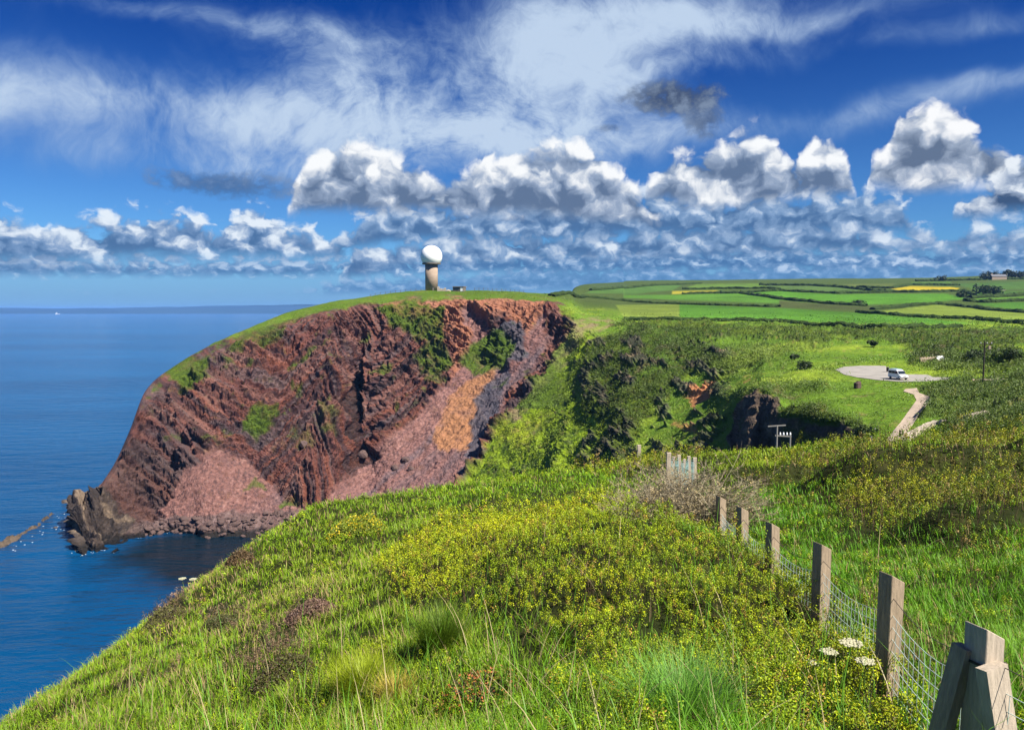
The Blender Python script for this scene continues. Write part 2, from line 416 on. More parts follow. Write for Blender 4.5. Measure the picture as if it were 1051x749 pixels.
# ------------------------------------------------------------------ the headland, cove, valley and farmland: one loft of profiles
# every profile runs away from the camera: (row in the photo, distance) or ('z', distance, height above the sea)
Z = 'z'
SEA = [(Z, 60, -6), (Z, 250, -6), (Z, 330, -5), (Z, 345, -5), (Z, 360, -5), (Z, 380, -5), (Z, 400, -5), (Z, 450, -6), (Z, 520, -6), (Z, 700, -6)]
PROFILES = [
    (-700, SEA), (40, SEA), (66, SEA),
    (70, [(Z, 60, -6), (Z, 250, -6), (Z, 335, -4), (Z, 340, 1), (Z, 345, 4), (Z, 350, 4), (Z, 356, 2), (Z, 366, -5), (Z, 520, -6), (Z, 700, -6)]),
    (76, [(Z, 60, -6), (Z, 250, -6), (558, 322), (540, 326), (524, 334), (516, 346), (513, 352), (Z, 372, -5), (Z, 520, -6), (Z, 700, -6)]),
    (95, [(Z, 60, -6), (Z, 250, -6), (577, 306), (556, 315), (535, 328), (512, 345), (505, 353), (Z, 378, -5), (Z, 520, -6), (Z, 700, -6)]),
    (115, [(Z, 60, -6), (Z, 270, -6), (572, 310), (545, 326), (515, 345), (488, 360), (480, 366), (Z, 395, -5), (Z, 520, -6), (Z, 700, -6)]),
    (133, [(Z, 60, -6), (Z, 285, -6), (558, 326), (536, 338), (500, 356), (450, 374), (442, 380), (Z, 410, 0), (Z, 520, -6), (Z, 700, -6)]),
    (150, [(Z, 60, -6), (Z, 290, -6), (554, 333), (530, 345), (478, 366), (408, 392), (400, 398), (Z, 430, 20), (Z, 520, -6), (Z, 700, -6)]),
    (180, [(Z, 60, -6), (Z, 290, -6), (553, 334), (515, 350), (455, 375), (388, 406), (375, 416), (Z, 450, 40), (Z, 540, -6), (Z, 720, -6)]),
    (215, [(Z, 60, -6), (Z, 290, -6), (555, 331), (470, 362), (425, 386), (364, 420), (355, 430), (Z, 470, 60), (Z, 560, 10), (Z, 740, -6)]),
    (260, [(Z, 60, -6), (Z, 290, -6), (548, 336), (478, 368), (410, 396), (344, 436), (335, 450), (Z, 490, 75), (Z, 580, 20), (Z, 760, -6)]),
    (300, [(Z, 60, -6), (Z, 290, -6), (542, 342), (500, 362), (420, 404), (328, 448), (319, 468), (Z, 510, 92), (Z, 600, 40), (Z, 800, -6)]),
    (350, [(Z, 60, -6), (Z, 285, -6), (538, 342), (488, 372), (400, 418), (317, 454), (308, 480), (Z, 540, 98), (Z, 640, 60), (Z, 840, -6)]),
    (375, [(Z, 60, -6), (Z, 280, -6), (535, 342), (480, 388), (400, 434), (312, 457), (304.5, 486), (Z, 550, 102), (Z, 650, 70), (Z, 860, -6)]),
    (400, [(Z, 60, -6), (Z, 280, -6), (532, 342), (478, 380), (395, 424), (309, 460), (301, 490), (Z, 560, 106), (Z, 660, 80), (Z, 880, -6)]),
    (440, [(Z, 60, -6), (Z, 275, -6), (528, 340), (462, 386), (388, 428), (306, 462), (298, 500), (Z, 570, 108), (Z, 670, 88), (Z, 900, -6)]),
    (480, [(Z, 60, -6), (Z, 265, -6), (524, 334), (448, 386), (375, 432), (306, 462), (298, 505), (Z, 580, 108), (Z, 700, 92), (Z, 920, -6)]),
    (520, [(Z, 60, -6), (Z, 255, -6), (520, 322), (432, 378), (368, 425), (307, 458), (299, 510), (Z, 590, 108), (Z, 720, 94), (Z, 940, -6)]),
    (560, [(Z, 60, -6), (Z, 245, -4), (510, 305), (420, 365), (360, 415), (309, 455), (301, 520), (Z, 600, 107), (Z, 760, 95), (Z, 960, 20)]),
    (583, [(Z, 60, -6), (Z, 240, 2), (498, 290), (430, 342), (370, 398), (317, 440), (301.5, 560), (300.5, 700), (Z, 1000, 100), (Z, 1300, 30)]),
    (589, [(Z, 60, -6), (Z, 238, 6), (494, 286), (432, 335), (374, 390), (320, 435), (308, 540), (301, 760), (296.5, 1500), (Z, 1800, 20)]),
    (600, [(Z, 55, -2), (Z, 235, 14), (488, 280), (435, 325), (378, 376), (327, 425), (316, 500), (303, 800), (292.5, 1600), (Z, 2200, 90)]),
    (625, [(Z, 50, 20), (Z, 225, 30), (478, 265), (430, 305), (382, 350), (335, 408), (320, 470), (306, 800), (290.8, 1750), (Z, 2400, 110)]),
    (650, [(Z, 48, 50), (Z, 200, 42), (472, 250), (430, 284), (385, 328), (340, 395), (328, 440), (309, 780), (289.6, 1900), (Z, 2600, 120)]),
    (700, [(Z, 46, 68), (Z, 150, 58), (464, 222), (428, 260), (388, 305), (350, 362), (329, 430), (310, 760), (289, 2100), (Z, 2800, 130)]),
    (735, [(Z, 45, 70), (Z, 120, 62), (460, 186), (428, 232), (386, 285), (357, 330), (328.5, 430), (311, 740), (288.6, 2200), (Z, 2900, 130)]),
    (752, [(Z, 45, 70), (Z, 115, 62), (460, 172), (432, 205), (384, 272), (358, 322), (328.5, 430), (311, 740), (288.5, 2220), (Z, 2950, 130)]),
    (770, [(Z, 45, 70), (Z, 105, 64), (Z, 148, 69), (418, 172), (383, 258), (360, 308), (328.5, 430), (311, 740), (288.4, 2250), (Z, 3000, 130)]),
    (785, [(Z, 45, 70), (Z, 100, 64), (Z, 152, 67), (401, 166), (380, 238), (361, 292), (329, 425), (312, 722), (288.2, 2300), (Z, 3000, 130)]),
    (799, [(Z, 45, 70), (Z, 100, 64), (Z, 151, 66), (412, 157), (381, 226), (362, 282), (329, 424), (312, 715), (288.2, 2310), (Z, 3000, 130)]),
    (811, [(Z, 45, 71), (Z, 98, 64), (Z, 146, 66), (424, 150), (383, 212), (363, 270), (330, 422), (313, 706), (288.1, 2330), (Z, 3000, 130)]),
    (832, [(Z, 45, 72), (Z, 96, 65), (Z, 140, 67.5), (429, 144), (386, 198), (365, 256), (332, 418), (313.5, 695), (288, 2370), (Z, 3000, 130)]),
    (856, [(Z, 45, 74), (Z, 94, 67), (Z, 132, 69), (431, 136.5), (388, 188), (366, 245), (333, 413), (314, 690), (288, 2400), (Z, 3000, 130)]),
    (875, [(Z, 45, 76), (Z, 92, 72), (Z, 125, 73), (437, 130), (388, 186), (366, 242), (333.5, 408), (314.5, 685), (287.8, 2420), (Z, 3000, 131)]),
    (889, [(Z, 45, 78), (Z, 90, 77), (Z, 112, 77.8), (440, 126), (387.5, 186), (366, 241), (334, 404), (315, 682), (287.7, 2440), (Z, 3000, 131)]),
    (900, [(Z, 45, 78.5), (Z, 88, 79), (460, 108), (424, 136), (387, 186), (366, 240), (334, 400), (315, 680), (287.6, 2450), (Z, 3000, 132)]),
    (950, [(Z, 45, 79.5), (Z, 85, 80), (458, 104), (418, 136), (386, 184), (366, 232), (336, 385), (317, 650), (287, 2500), (Z, 3100, 134)]),
    (1000, [(Z, 45, 80), (Z, 80, 81), (452, 98), (410, 136), (385, 178), (364, 226), (337, 375), (318, 640), (286, 2550), (Z, 3100, 138)]),
    (1051, [(Z, 45, 81), (Z, 76, 82.5), (442, 92), (402, 132), (380, 170), (362, 218), (337, 370), (319, 630), (285.5, 2600), (Z, 3200, 142)]),
    (1150, [(Z, 45, 83), (Z, 74, 84.5), (428, 90), (395, 130), (375, 168), (360, 215), (336, 370), (318, 630), (285, 2600), (Z, 3200, 142)]),
    (1500, [(Z, 45, 85), (Z, 74, 86.5), (412, 90), (385, 130), (368, 168), (355, 215), (334, 370), (316, 630), (285, 2600), (Z, 3200, 142)]),
    (2300, [(Z, 45, 87), (Z, 74, 88.5), (405, 90), (382, 130), (368, 168), (355, 215), (334, 370), (316, 630), (285, 2600), (Z, 3200, 142)]),
]
def knot(px, k):
    if k[0] == 'z':
        dx, dy, dz = ray(px, HOR); return (float(dx / dy) * k[1], k[1], k[2])
    return tuple(at(px, k[0], k[1]))
def build_loft():
    cols = np.array([p[0] for p in PROFILES], float)
    K = np.array([[knot(px, k) for k in ks] for px, ks in PROFILES])            # (nc, nk, 3)
    s = K[..., 0] / K[..., 1]; lgy = np.log(K[..., 1]); z = K[..., 2]
    xq = np.concatenate([np.linspace(-700, 40, 20)[:-1], np.linspace(40, 66, 14)[:-1], np.linspace(66, 660, 560)[:-1],
                         np.linspace(660, 1060, 360)[:-1], np.linspace(1060, 1500, 160)[:-1], np.linspace(1500, 2300, 60)])
    A = pchip(cols, np.stack([s, lgy, z], -1), xq)                              # (ncols, nk, 3)
    nseg = [10, 14, 75, 95, 95, 26, 44, 60, 8]
    tq = np.concatenate([np.linspace(i, i + 1, n, endpoint=False) for i, n in enumerate(nseg)] + [[len(nseg)]])
    B = pchip(np.arange(A.shape[1]), np.moveaxis(A, 1, 0), tq)                  # (nrows, ncols, 3)
    lin_i = np.clip(tq.astype(int), 0, A.shape[1] - 2); lt = (tq - lin_i)[:, None, None]
    Lk = np.moveaxis(A, 1, 0); L = Lk[lin_i] * (1 - lt) + Lk[lin_i + 1] * lt
    B = 0.55 * B + 0.45 * L
    Y = np.exp(B[..., 1]); P = np.stack([B[..., 0] * Y, Y, B[..., 2]], -1)
    return P, xq, tq
LP, LX, LT = build_loft()
NR, NC = LP.shape[:2]

def loft_normals(P):
    du = np.gradient(P, axis=1); dv = np.gradient(P, axis=0)
    n = np.cross(du, dv); n /= np.linalg.norm(n, axis=-1, keepdims=True) + 1e-9
    return n
PAVED = [[(857, 379.5), (866, 376.5), (885, 375.4), (909, 375.6), (912, 381), (925, 384.4), (952, 384.6), (958, 387.4), (978, 387.2), (972, 390), (950, 391.8), (925, 392.2), (900, 390.2), (880, 387.6), (866, 384.6)],
         [(904, 459.5), (913, 447), (924, 434), (934, 420), (940.5, 411), (937, 405), (927, 402), (929, 399.6), (941, 398.4), (943.5, 403.5), (955, 407.5), (953, 414), (944, 425), (936, 438), (926, 450), (920, 459)],
         [(998, 389.4), (1037, 388.6), (1037, 390.2), (998, 391)]]
def landcover(P0):
    """land-cover masks at the grid points, by where each point lies in the photographed scene"""
    P = P0.reshape(-1, 3).astype(np.float32)
    n = loft_normals(P0).reshape(-1, 3)
    T = np.repeat(LT, NC)
    px, py = topx(P)
    px = px.astype(np.float32); py = py.astype(np.float32)
    d = np.linalg.norm(P - np.array([0, 0, EYE]), axis=1); unit = d / F            # metres per photo pixel there
    w1 = fbm(P, 14.0, 4, .6, 1); w2 = fbm(P, 14.0, 4, .6, 2)
    far = smooth(P[:, 1], 440, 640)
    amp = (1 - far)
    wx, wy = px + w1 * 13 * amp, py + w2 * 11 * amp
    M = {}
    q = lambda pts, f=3.0: pmask(wx, wy, pts, f)
    h = lambda pts, f=0.7: pmask(px + w1 * 1.2, py + w2 * 0.25, pts, f)
    M['px'], M['py'], M['T'], M['P'], M['n'], M['unit'] = px, py, T, P, n, unit
    M['rock'] = q([(40, 600), (60, 520), (100, 470), (128, 425), (146, 394), (180, 372), (222, 354), (262, 339), (300, 327), (345, 316), (392, 310), (440, 306), (500, 307), (556, 308), (572, 311), (592, 336), (578, 350), (545, 400), (515, 440), (492, 480), (480, 500), (470, 560), (250, 620)], 2.5)
    M['talus'] = np.maximum.reduce([q([(160, 528), (192, 486), (222, 460), (246, 468), (272, 492), (298, 514), (330, 530), (250, 540), (200, 536)], 3),
                  q([(300, 540), (330, 520), (352, 492), (388, 462), (430, 425), (462, 390), (486, 352), (470, 320), (480, 312), (498, 330), (504, 346), (490, 372), (530, 380), (556, 316), (566, 330), (552, 368), (522, 410), (498, 450), (474, 500), (430, 560)], 4)])
    M['orange'] = q([(446, 452), (452, 424), (470, 400), (492, 386), (504, 374), (506, 388), (492, 412), (488, 440), (478, 462), (455, 462)], 4)
    M['slate'] = np.maximum(q([(466, 500), (484, 446), (488, 412), (500, 392), (530, 372), (520, 398), (508, 428), (494, 460), (482, 486)], 3),
                            q([(508, 344), (524, 330), (538, 330), (540, 366), (528, 380), (512, 366)], 3))
    M['redtop'] = q([(396, 310), (470, 306), (556, 309), (560, 330), (545, 350), (524, 326), (486, 342), (478, 380), (462, 392), (466, 350), (440, 330), (405, 322)], 4)
    M['tip'] = q([(60, 560), (70, 512), (88, 498), (112, 500), (150, 548), (165, 590), (90, 600)], 3)
    M['beach'] = q([(130, 548), (150, 534), (200, 526), (260, 528), (310, 522), (320, 560), (240, 575), (140, 570)], 2)
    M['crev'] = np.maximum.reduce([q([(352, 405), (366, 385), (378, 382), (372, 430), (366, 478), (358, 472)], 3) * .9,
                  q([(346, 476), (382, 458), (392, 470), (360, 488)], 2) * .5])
    veg = np.maximum.reduce([
        q([(388, 318), (420, 308), (452, 318), (458, 352), (430, 352), (404, 336)], 4) * .85,
        q([(426, 366), (450, 346), (466, 372), (450, 398), (434, 386)], 4) * .8,
        q([(470, 372), (490, 348), (520, 340), (528, 366), (526, 378), (484, 384)], 4),
        q([(540, 384), (560, 384), (552, 398), (536, 394)], 3) * .9, q([(505, 400), (520, 388), (516, 400)], 3) * .7,
        q([(168, 384), (190, 366), (216, 368), (218, 392), (190, 404)], 4) * .95,
        q([(222, 366), (255, 338), (290, 326), (320, 320), (290, 350), (250, 362)], 4) * .75,
        q([(248, 430), (262, 416), (286, 416), (284, 436), (264, 452), (248, 446)], 4) * .9,
        q([(298, 384), (316, 362), (338, 352), (326, 366), (308, 380)], 3) * .8,
        q([(384, 384), (394, 370), (404, 372), (396, 384)], 3), q([(370, 352), (384, 342), (384, 356)], 3) * .9,
        q([(252, 500), (262, 490), (274, 506)], 2) * .7, q([(320, 436), (342, 420), (352, 450), (340, 452)], 3) * .5, q([(300, 456), (318, 440), (330, 460), (312, 466)], 3) * .5,
        q([(292, 518), (304, 506), (316, 520)], 2) * .7])
    lump = fbm(P, 9.0, 4, .6, 5)
    M['veg'] = np.clip(veg * 1.25 - 0.35 + lump * 1.1 + .1, 0, 1) * (veg > .05)
    M['veg'] = np.maximum(M['veg'], smooth(lump + (n[:, 2] - .55) * .9, .34, .62) * .75 * smooth(P[:, 2], 20, 50) * (1 - M['talus']))
    # --- the slopes right of the cove
    M['bright'] = q([(478, 500), (500, 452), (540, 405), (566, 372), (592, 352), (618, 346), (640, 372), (646, 420), (640, 470), (600, 500)], 5)
    M['scrub'] = np.maximum.reduce([q([(596, 372), (620, 345), (664, 332), (740, 352), (742, 372), (706, 388), (690, 402), (664, 430), (652, 470), (612, 470), (626, 436), (600, 424), (606, 394)], 6),
                     q([(626, 332), (700, 330), (900, 335), (1060, 338), (1500, 336), (1500, 352), (1040, 352), (1051, 372), (985, 372), (930, 374), (936, 356), (880, 348), (830, 352), (800, 350), (745, 346), (700, 352), (650, 344)], 3)])
    M['gorse'] = np.maximum.reduce([q([(942, 398), (985, 392), (1060, 384), (1400, 380), (1400, 470), (1051, 446), (1000, 446), (966, 440), (990, 424), (930, 440), (946, 414)], 3),
                     q([(930, 374), (1000, 366), (1060, 372), (1060, 384), (985, 384)], 3) * .8,
                     q([(745, 402), (790, 388), (850, 392), (846, 402), (800, 412), (770, 412)], 4) * .6, q([(806, 421), (850, 424), (890, 436), (886, 444), (860, 434), (812, 430)], 2),
                     q([(700, 366), (740, 352), (800, 352), (860, 346), (850, 360), (800, 368), (740, 392)], 5) * .55])
    M['blackcliff'] = np.maximum(q([(748, 452), (760, 414), (780, 402), (792, 404), (806, 424), (806, 470), (750, 470)], 2), q([(800, 470), (806, 428), (830, 432), (866, 435), (884, 446), (884, 470)], 2))
    M['redsoil'] = np.maximum.reduce([q([(706, 410), (722, 398), (738, 396), (730, 408), (712, 416)], 3), q([(690, 428), (716, 440), (720, 450), (700, 446)], 3) * .6, q([(764, 410), (784, 402), (786, 412), (770, 420)], 3) * .6, q([(774, 384), (772, 388), (762, 390)], 2)])
    M['tanrock'] = np.maximum.reduce([q([(576, 352), (590, 330), (624, 326), (630, 336), (600, 348), (582, 372), (560, 400), (530, 440), (522, 432), (552, 384)], 4), q([(640, 366), (690, 350), (706, 380), (660, 388)], 4) * .45])
    M['crag'] = smooth(fbm(np.stack([(P[:, 0] * .8 + P[:, 2] * .6) / 7, P[:, 1] / 30, (P[:, 2] * .8 - P[:, 0] * .6) / 22], 1), 1.0, 4, .62, 46), .04, .20) * smooth(px, 575, 605) * (1 - smooth(px, 735, 760)) * (1 - far) * smooth(wy, 340, 352) * (P[:, 1] < 420)
    M['paved'] = np.maximum.reduce([pmask(px, py, p, 3.0) for p in PAVED])
    M['hazeltrack'] = q([(800, 334), (803, 336), (778, 356), (796, 374), (793, 376), (773, 357)], 1.0) * .7
    return M
MK = landcover(LP)
def displace(P0, M):
    P, n = M['P'].copy(), M['n']
    rock = np.clip(M['rock'] - M['talus'] * .88, 0, 1); T = M['T']
    face = smooth(T, 1.9, 2.3) * (1 - smooth(T, 4.7, 5.05)) 
    rk = rock * face
    r1 = fbm(P, 70.0, 3, .5, 11); r2 = fbm(P, 26.0, 4, .55, 12, True) - .35; r3 = fbm(P, 8.0, 4, .6, 13, True) - .35
    # folded beds: the bedding rises and falls along the cliff in chevrons
    fx_ = P[:, 0] + 5 * fbm(P, 40, 3, .5, 14)
    fold = np.interp(fx_, [-260, -210, -124, -103, -78, -48, -8, 26, 60], [62, 38, -2, 24, -16, 14, -8, 14, 0])
    bed = P[:, 2] - fold + 2.6 * fbm(P, 20, 3, .5, 15)
    saw = lambda w: (lambda t: np.where(t < .75, t / .75, (1 - t) / .25))((bed / w) % 1) - .5
    strata = saw(10.5) * 2.0 + saw(4.1) * 1.1 + saw(2.1) * .35
    M['bed'] = bed; M['strata'] = strata
    disp = rk * (r1 * 10 + r2 * 7.5 + r3 * 4.6 + strata * np.clip(1.0 + 1.6 * fbm(P, 34, 3, .5, 49), 0, 2.2)) + fbm(P, 3.0, 3, .6, 16) * 1.3 * rk
    disp -= M['crev'] * 9 * face
    # fine gullies in the scree
    along = P[:, 0] * .73 - P[:, 1] * .68
    g = fbm(np.stack([along, P[:, 2] * .10, 0 * along], 1), 7.0, 4, .6, 17)
    disp += M['talus'] * face * (g * 2.4 + fbm(P, 6, 5, .68, 18) * 1.9)
    disp += M['beach'] * face * (np.maximum(fbm(P, 4.0, 3, .6, 19), -.2) * 2.0)
    # scrub and gorse crowns
    sc = np.clip(M['scrub'] + M['gorse'], 0, 1)
    near = smooth(P[:, 1], 60, 90) * (1 - smooth(P[:, 1], 440, 640))
    land = (1 - M['rock']) * smooth(T, 1.5, 2.2)
    b = fbm(P, 5.0, 4, .6, 20)
    disp += near * land * (sc * (np.abs(b) * 3.4 + fbm(P, 18, 2, .5, 21) * 2.2) + (1 - sc) * (fbm(P, 16, 4, .55, 22) * 1.0))
    sl = smooth(1 - n[:, 2], .1, .5) * near * land * (M['px'] < 760)
    sl = sl * (1 - smooth(M['px'], 690, 735))
    disp += sl * ((fbm(P, 34.0, 5, .62, 23, True) - .3) * 7.0 + (fbm(P, 8.0, 4, .65, 27, True) - .3) * 3.0)
    disp += M['crag'] * near * ((fbm(P, 6, 3, .6, 28, True) - .3) * 3.2 + 1.0)
    slab = P[:, 2] + .62 * P[:, 0] + .2 * P[:, 1] + 2.2 * fbm(P, 16, 3, .5, 29)
    M['slab'] = slab; sw = lambda t: np.where(t < .8, t / .8, (1 - t) / .2) - .5
    disp += smooth(M['tip'], .1, .6) * smooth(T, 1.8, 2.0) * (sw((slab / 6.5) % 1) * 5.0 + sw((slab / 2.6) % 1) * 2.2 + (fbm(P, 7, 3, .6, 30, True) - .3) * 3.0)
    disp *= 1 - M['paved']
    disp += M['blackcliff'] * near * ((fbm(P, 9, 4, .6, 24, True) - .3) * 2.4)
    P += n * disp[:, None] * np.where(P[:, 2:3] < -1, 0, 1)
    roll = smooth(P[:, 1], 560, 900) * (1 - smooth(P[:, 1], 1800, 2400))
    P[:, 2] += fbm(P, 260, 3, .5, 25) * 5.0 * roll * (M['px'] > 640)
    return P
LPD = displace(LP, MK)
# ---------------- fields beyond the valley, as ground polygons
G1, G2, G3 = (.050, .150, .012), (.085, .190, .016), (.075, .120, .024)
FIELDS = [
    ([(632, 313), (697, 312), (698, 328), (641, 327)], (.130, .175, .028)), ([(697, 312), (800, 316), (880, 321), (940, 326), (1012, 333), (905, 334), (800, 329), (698, 328)], (.062, .155, .016)),
    ([(895, 320), (960, 313), (1060, 322), (1400, 326), (1400, 336), (1060, 332), (1000, 326), (940, 322)], (.150, .205, .030)),
    ([(1000, 312), (1060, 309.5), (1400, 309), (1400, 322), (1060, 320), (1020, 315)], (.065, .165, .02)),
    ([(800, 299), (860, 302), (970, 301.5), (992, 307), (950, 311.5), (890, 313), (860, 311), (800, 306), (740, 301.5)], (.075, .195, .018)),
    ([(915, 296), (935, 293), (975, 293.6), (986, 296), (975, 298.5), (925, 299)], (.38, .30, .02)),
    ([(995, 307), (1060, 303), (1400, 302), (1400, 308), (1060, 308), (1010, 310)], (.085, .185, .022)), ([(980, 299.5), (1060, 298), (1400, 297), (1400, 301), (1060, 301.5), (1000, 304)], (.055, .12, .02)),
    ([(780, 293), (850, 293), (908, 299), (860, 300.5), (800, 297.5)], (.075, .130, .030)), ([(860, 291), (920, 290), (912, 296), (880, 294)], (.095, .125, .03)),
    ([(980, 290), (1060, 288), (1400, 287), (1400, 296), (1060, 296), (1000, 297)], (.060, .120, .024)), ([(935, 289), (975, 288.5), (978, 292), (935, 292)], (.075, .15, .028)),
    ([(690, 298), (735, 297), (745, 299.5), (690, 301)], (.27, .24, .022)), ([(640, 302), (700, 301.5), (760, 301), (800, 307), (860, 312), (780, 311), (700, 308), (640, 306)], (.075, .175, .02)),
    ([(715, 291), (780, 290.5), (790, 296), (730, 296.5), (700, 296)], (.095, .165, .026)), ([(610, 297), (660, 293), (700, 292), (690, 297), (650, 301), (600, 301)], (.07, .14, .028)),
    ([(560, 303), (600, 303), (640, 306), (700, 309), (690, 312), (632, 312), (590, 309)], (.060, .085, .022)), ([(800, 308), (880, 314.5), (905, 314), (890, 319), (800, 315)], (.060, .075, .022)),
    ([(606, 292.5), (648, 290.8), (640, 295), (606, 298.5)], (.055, .085, .03)),
]
def landcolor(M, P):
    px, py, T, n = M['px'], M['py'], M['T'], M['n']
    f = lambda wl, s, o=4: fbm(P, wl, o, .6, s)
    def lay(c, m, col):
        m = np.clip(m, 0, 1)[:, None]; return c * (1 - m) + np.asarray(col, np.float32) * m
    a1, a2, a3, a4 = f(30, 31), f(9, 32), f(3.2, 33), f(70, 34)
    # grass and heath
    c = np.tile(np.array([.085, .150, .014], np.float32), (len(P), 1))
    c = lay(c, smooth(a1, -.1, .35), (.150, .205, .018)); c = lay(c, smooth(a2, .05, .4) * .55, (.060, .105, .010)); c = lay(c, smooth(a3, .1, .5) * .5, (.155, .165, .04))
    far = smooth(P[:, 1], 430, 560)
    dark = np.clip(M['scrub'] * 1.25 - .38 + a2 * 1.3 + a1 * .8, 0, 1) * (1 - far)
    br = np.clip(M['bright'] * 1.4 - .2 + a2 * .5, 0, 1)
    c = lay(c, br, (.150, .210, .010)); c = lay(c, br * smooth(a2 + a3 * .7, -.06, .22) * .85, (.050, .090, .008)); c = lay(c, br * smooth(a3 - a2 * .5, .12, .4) * .6, (.10, .085, .035)); c = lay(c, br * smooth(a1, .1, .4) * .4, (.22, .22, .02))
    c = lay(c, dark, (.040, .064, .009)); c = lay(c, dark * smooth(a3, -.05, .4) * .7, (.085, .100, .016)); c = lay(c, dark * smooth(a1, .02, .25) * .6, (.090, .130, .012)); c = lay(c, dark * smooth(-a1, .1, .3) * .5, (.028, .045, .008)); c = lay(c, dark * smooth(a2, .12, .5) * .5, (.022, .030, .010))
    go = np.clip(M['gorse'] * 1.5 - .25 + a2 * .8, 0, 1) * (1 - far)
    c = lay(c, go, (.045, .070, .012)); c = lay(c, go * smooth(a3, .0, .4) * .7, (.100, .125, .016))
    crag = M['crag']
    c = lay(c, crag * .85, (.040, .036, .030)); c = lay(c, crag * smooth(a3, .05, .35) * .6, (.16, .13, .09))
    c = lay(c, np.clip(M['tanrock'] * 1.1 - .45 + a2 * 1.5 + a3 * .8, 0, 1) * .85, (.185, .130, .080)); c = lay(c, M['tanrock'] * smooth(a3, 0, .4) * .5, (.09, .10, .03))
    c = lay(c, np.clip(M['redsoil'] * 1.3 - .2 + a3 * .8, 0, 1), (.34, .15, .065))
    bc = np.clip(M['blackcliff'] * 1.3 - .2 + a3 * .6, 0, 1)
    c = lay(c, bc, (.085, .062, .046)); c = lay(c, bc * smooth(a3, .05, .4) * .7, (.22, .15, .09)); c = lay(c, bc * smooth(a2, .05, .3) * .6, (.05, .07, .014))
    c = lay(c, M['hazeltrack'], (.13, .17, .03))
    fx, fy = px, py
    c = lay(c, far * (px > 575), (.060, .090, .020)); 
    for pts, col in FIELDS:
        m = pmask(fx, fy, pts, .45) * smooth(P[:, 1], 400, 430)
        v = 1 + a4[:, None] * .40 + f(22, 36, 4)[:, None] * .35 if pts is FIELDS[0][0] or True else 1
        c = c * (1 - m[:, None]) + np.asarray(col, np.float32) * v * m[:, None]
    topg = smooth(600 - px, 0, 40) * smooth(P[:, 2], 30, 50) * (py < 420)
    c = lay(c, topg * .8, (.062, .105, .012)); c = lay(c, topg * smooth(a2, .0, .35) * .7, (.105, .125, .024)); c = lay(c, topg * smooth(a3, .05, .4) * .5, (.04, .07, .01))
    c = c * (1 + (.20 - .30 * dark + .35 * a1) * smooth(P[:, 1], 70, 90) * (1 - far))[:, None] * (1 - .10 * far)[:, None]
    # headland rock
    rk = M['rock']; bed = M['bed']
    R = np.tile(np.array([.150, .066, .052], np.float32), (len(P), 1))
    b1 = fbm(np.stack([bed / 6.5, P[:, 0] / 80, P[:, 1] / 80], 1), 1.0, 2, .6, 41); b2 = fbm(np.stack([bed / 1.7, P[:, 0] / 40, P[:, 1] / 40], 1), 1.0, 2, .6, 42)
    b3 = fbm(np.stack([bed / 3.4, P[:, 0] / 60, P[:, 1] / 60], 1), 1.0, 2, .6, 44); a5 = f(1.4, 45, 2)
    R = lay(R, smooth(b1, .02, .16), (.082, .046, .044)); R = lay(R, smooth(-b1, .10, .22) * .85, (.215, .110, .085)); R = lay(R, smooth(b3, .12, .26) * .75, (.120, .088, .084))
    R = lay(R, smooth(-b3, .16, .28) * .7, (.190, .072, .044)); R = lay(R, smooth(b2, .12, .28) * .70, (.040, .027, .027))
    R = lay(R, smooth(a1, .05, .4) * .45, (.235, .120, .088)); R = lay(R, smooth(a2, .1, .45) * .55, (.060, .042, .040)); R = lay(R, smooth(a3, .2, .5) * .5, (.30, .19, .135))
    R = lay(R, smooth(-a2 - a3 * .5, .22, .6) * .4, (.29, .115, .07)); R = lay(R, smooth(a5, .15, .45) * .45, (.05, .035, .033))
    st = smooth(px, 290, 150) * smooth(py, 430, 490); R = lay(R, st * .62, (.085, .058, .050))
    tal = np.clip(M['talus'] * 1.5 - .35 + a2 * .55 + a3 * .4, 0, 1)
    along = P[:, 0] * .73 - P[:, 1] * .68
    g = fbm(np.stack([along, P[:, 2] * .07, 0 * along], 1), 8.0, 4, .6, 43)
    Tc = np.tile(np.array([.235, .125, .105], np.float32), (len(P), 1))
    Tc = lay(Tc, smooth(g, -.1, .4), (.150, .105, .105)); Tc = lay(Tc, smooth(-g, .1, .5) * .8, (.30, .165, .125)); Tc = lay(Tc, smooth(a3, .15, .5) * .4, (.11, .075, .075))
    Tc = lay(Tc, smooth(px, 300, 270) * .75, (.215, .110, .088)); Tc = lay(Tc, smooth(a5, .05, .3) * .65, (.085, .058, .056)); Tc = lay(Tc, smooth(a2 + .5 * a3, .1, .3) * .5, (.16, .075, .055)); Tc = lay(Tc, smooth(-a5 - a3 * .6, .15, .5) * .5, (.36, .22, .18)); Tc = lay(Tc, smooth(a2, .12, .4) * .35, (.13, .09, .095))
    R = lay(R, np.clip(M['redtop'] * 1.2 - .2 + a2 * .7, 0, 1) * .8, (.36, .165, .095)); R = R * (1 - tal[:, None]) + Tc * tal[:, None]
    R = lay(R, np.clip(M['orange'] * 1.3 - .3 + a2 * 1.0 + a3 * .5, 0, 1) * .85, (.37, .185, .085)); R = lay(R, M['orange'] * smooth(a5 + a3 * .5, .05, .4) * .6, (.20, .10, .06))
    sl = np.clip(M['slate'] * 1.4 - .25 + a3 * .6, 0, 1); R = lay(R, sl * .9, (.085, .080, .092)); R = lay(R, sl * smooth(b2, 0, .4) * .5, (.19, .15, .14))
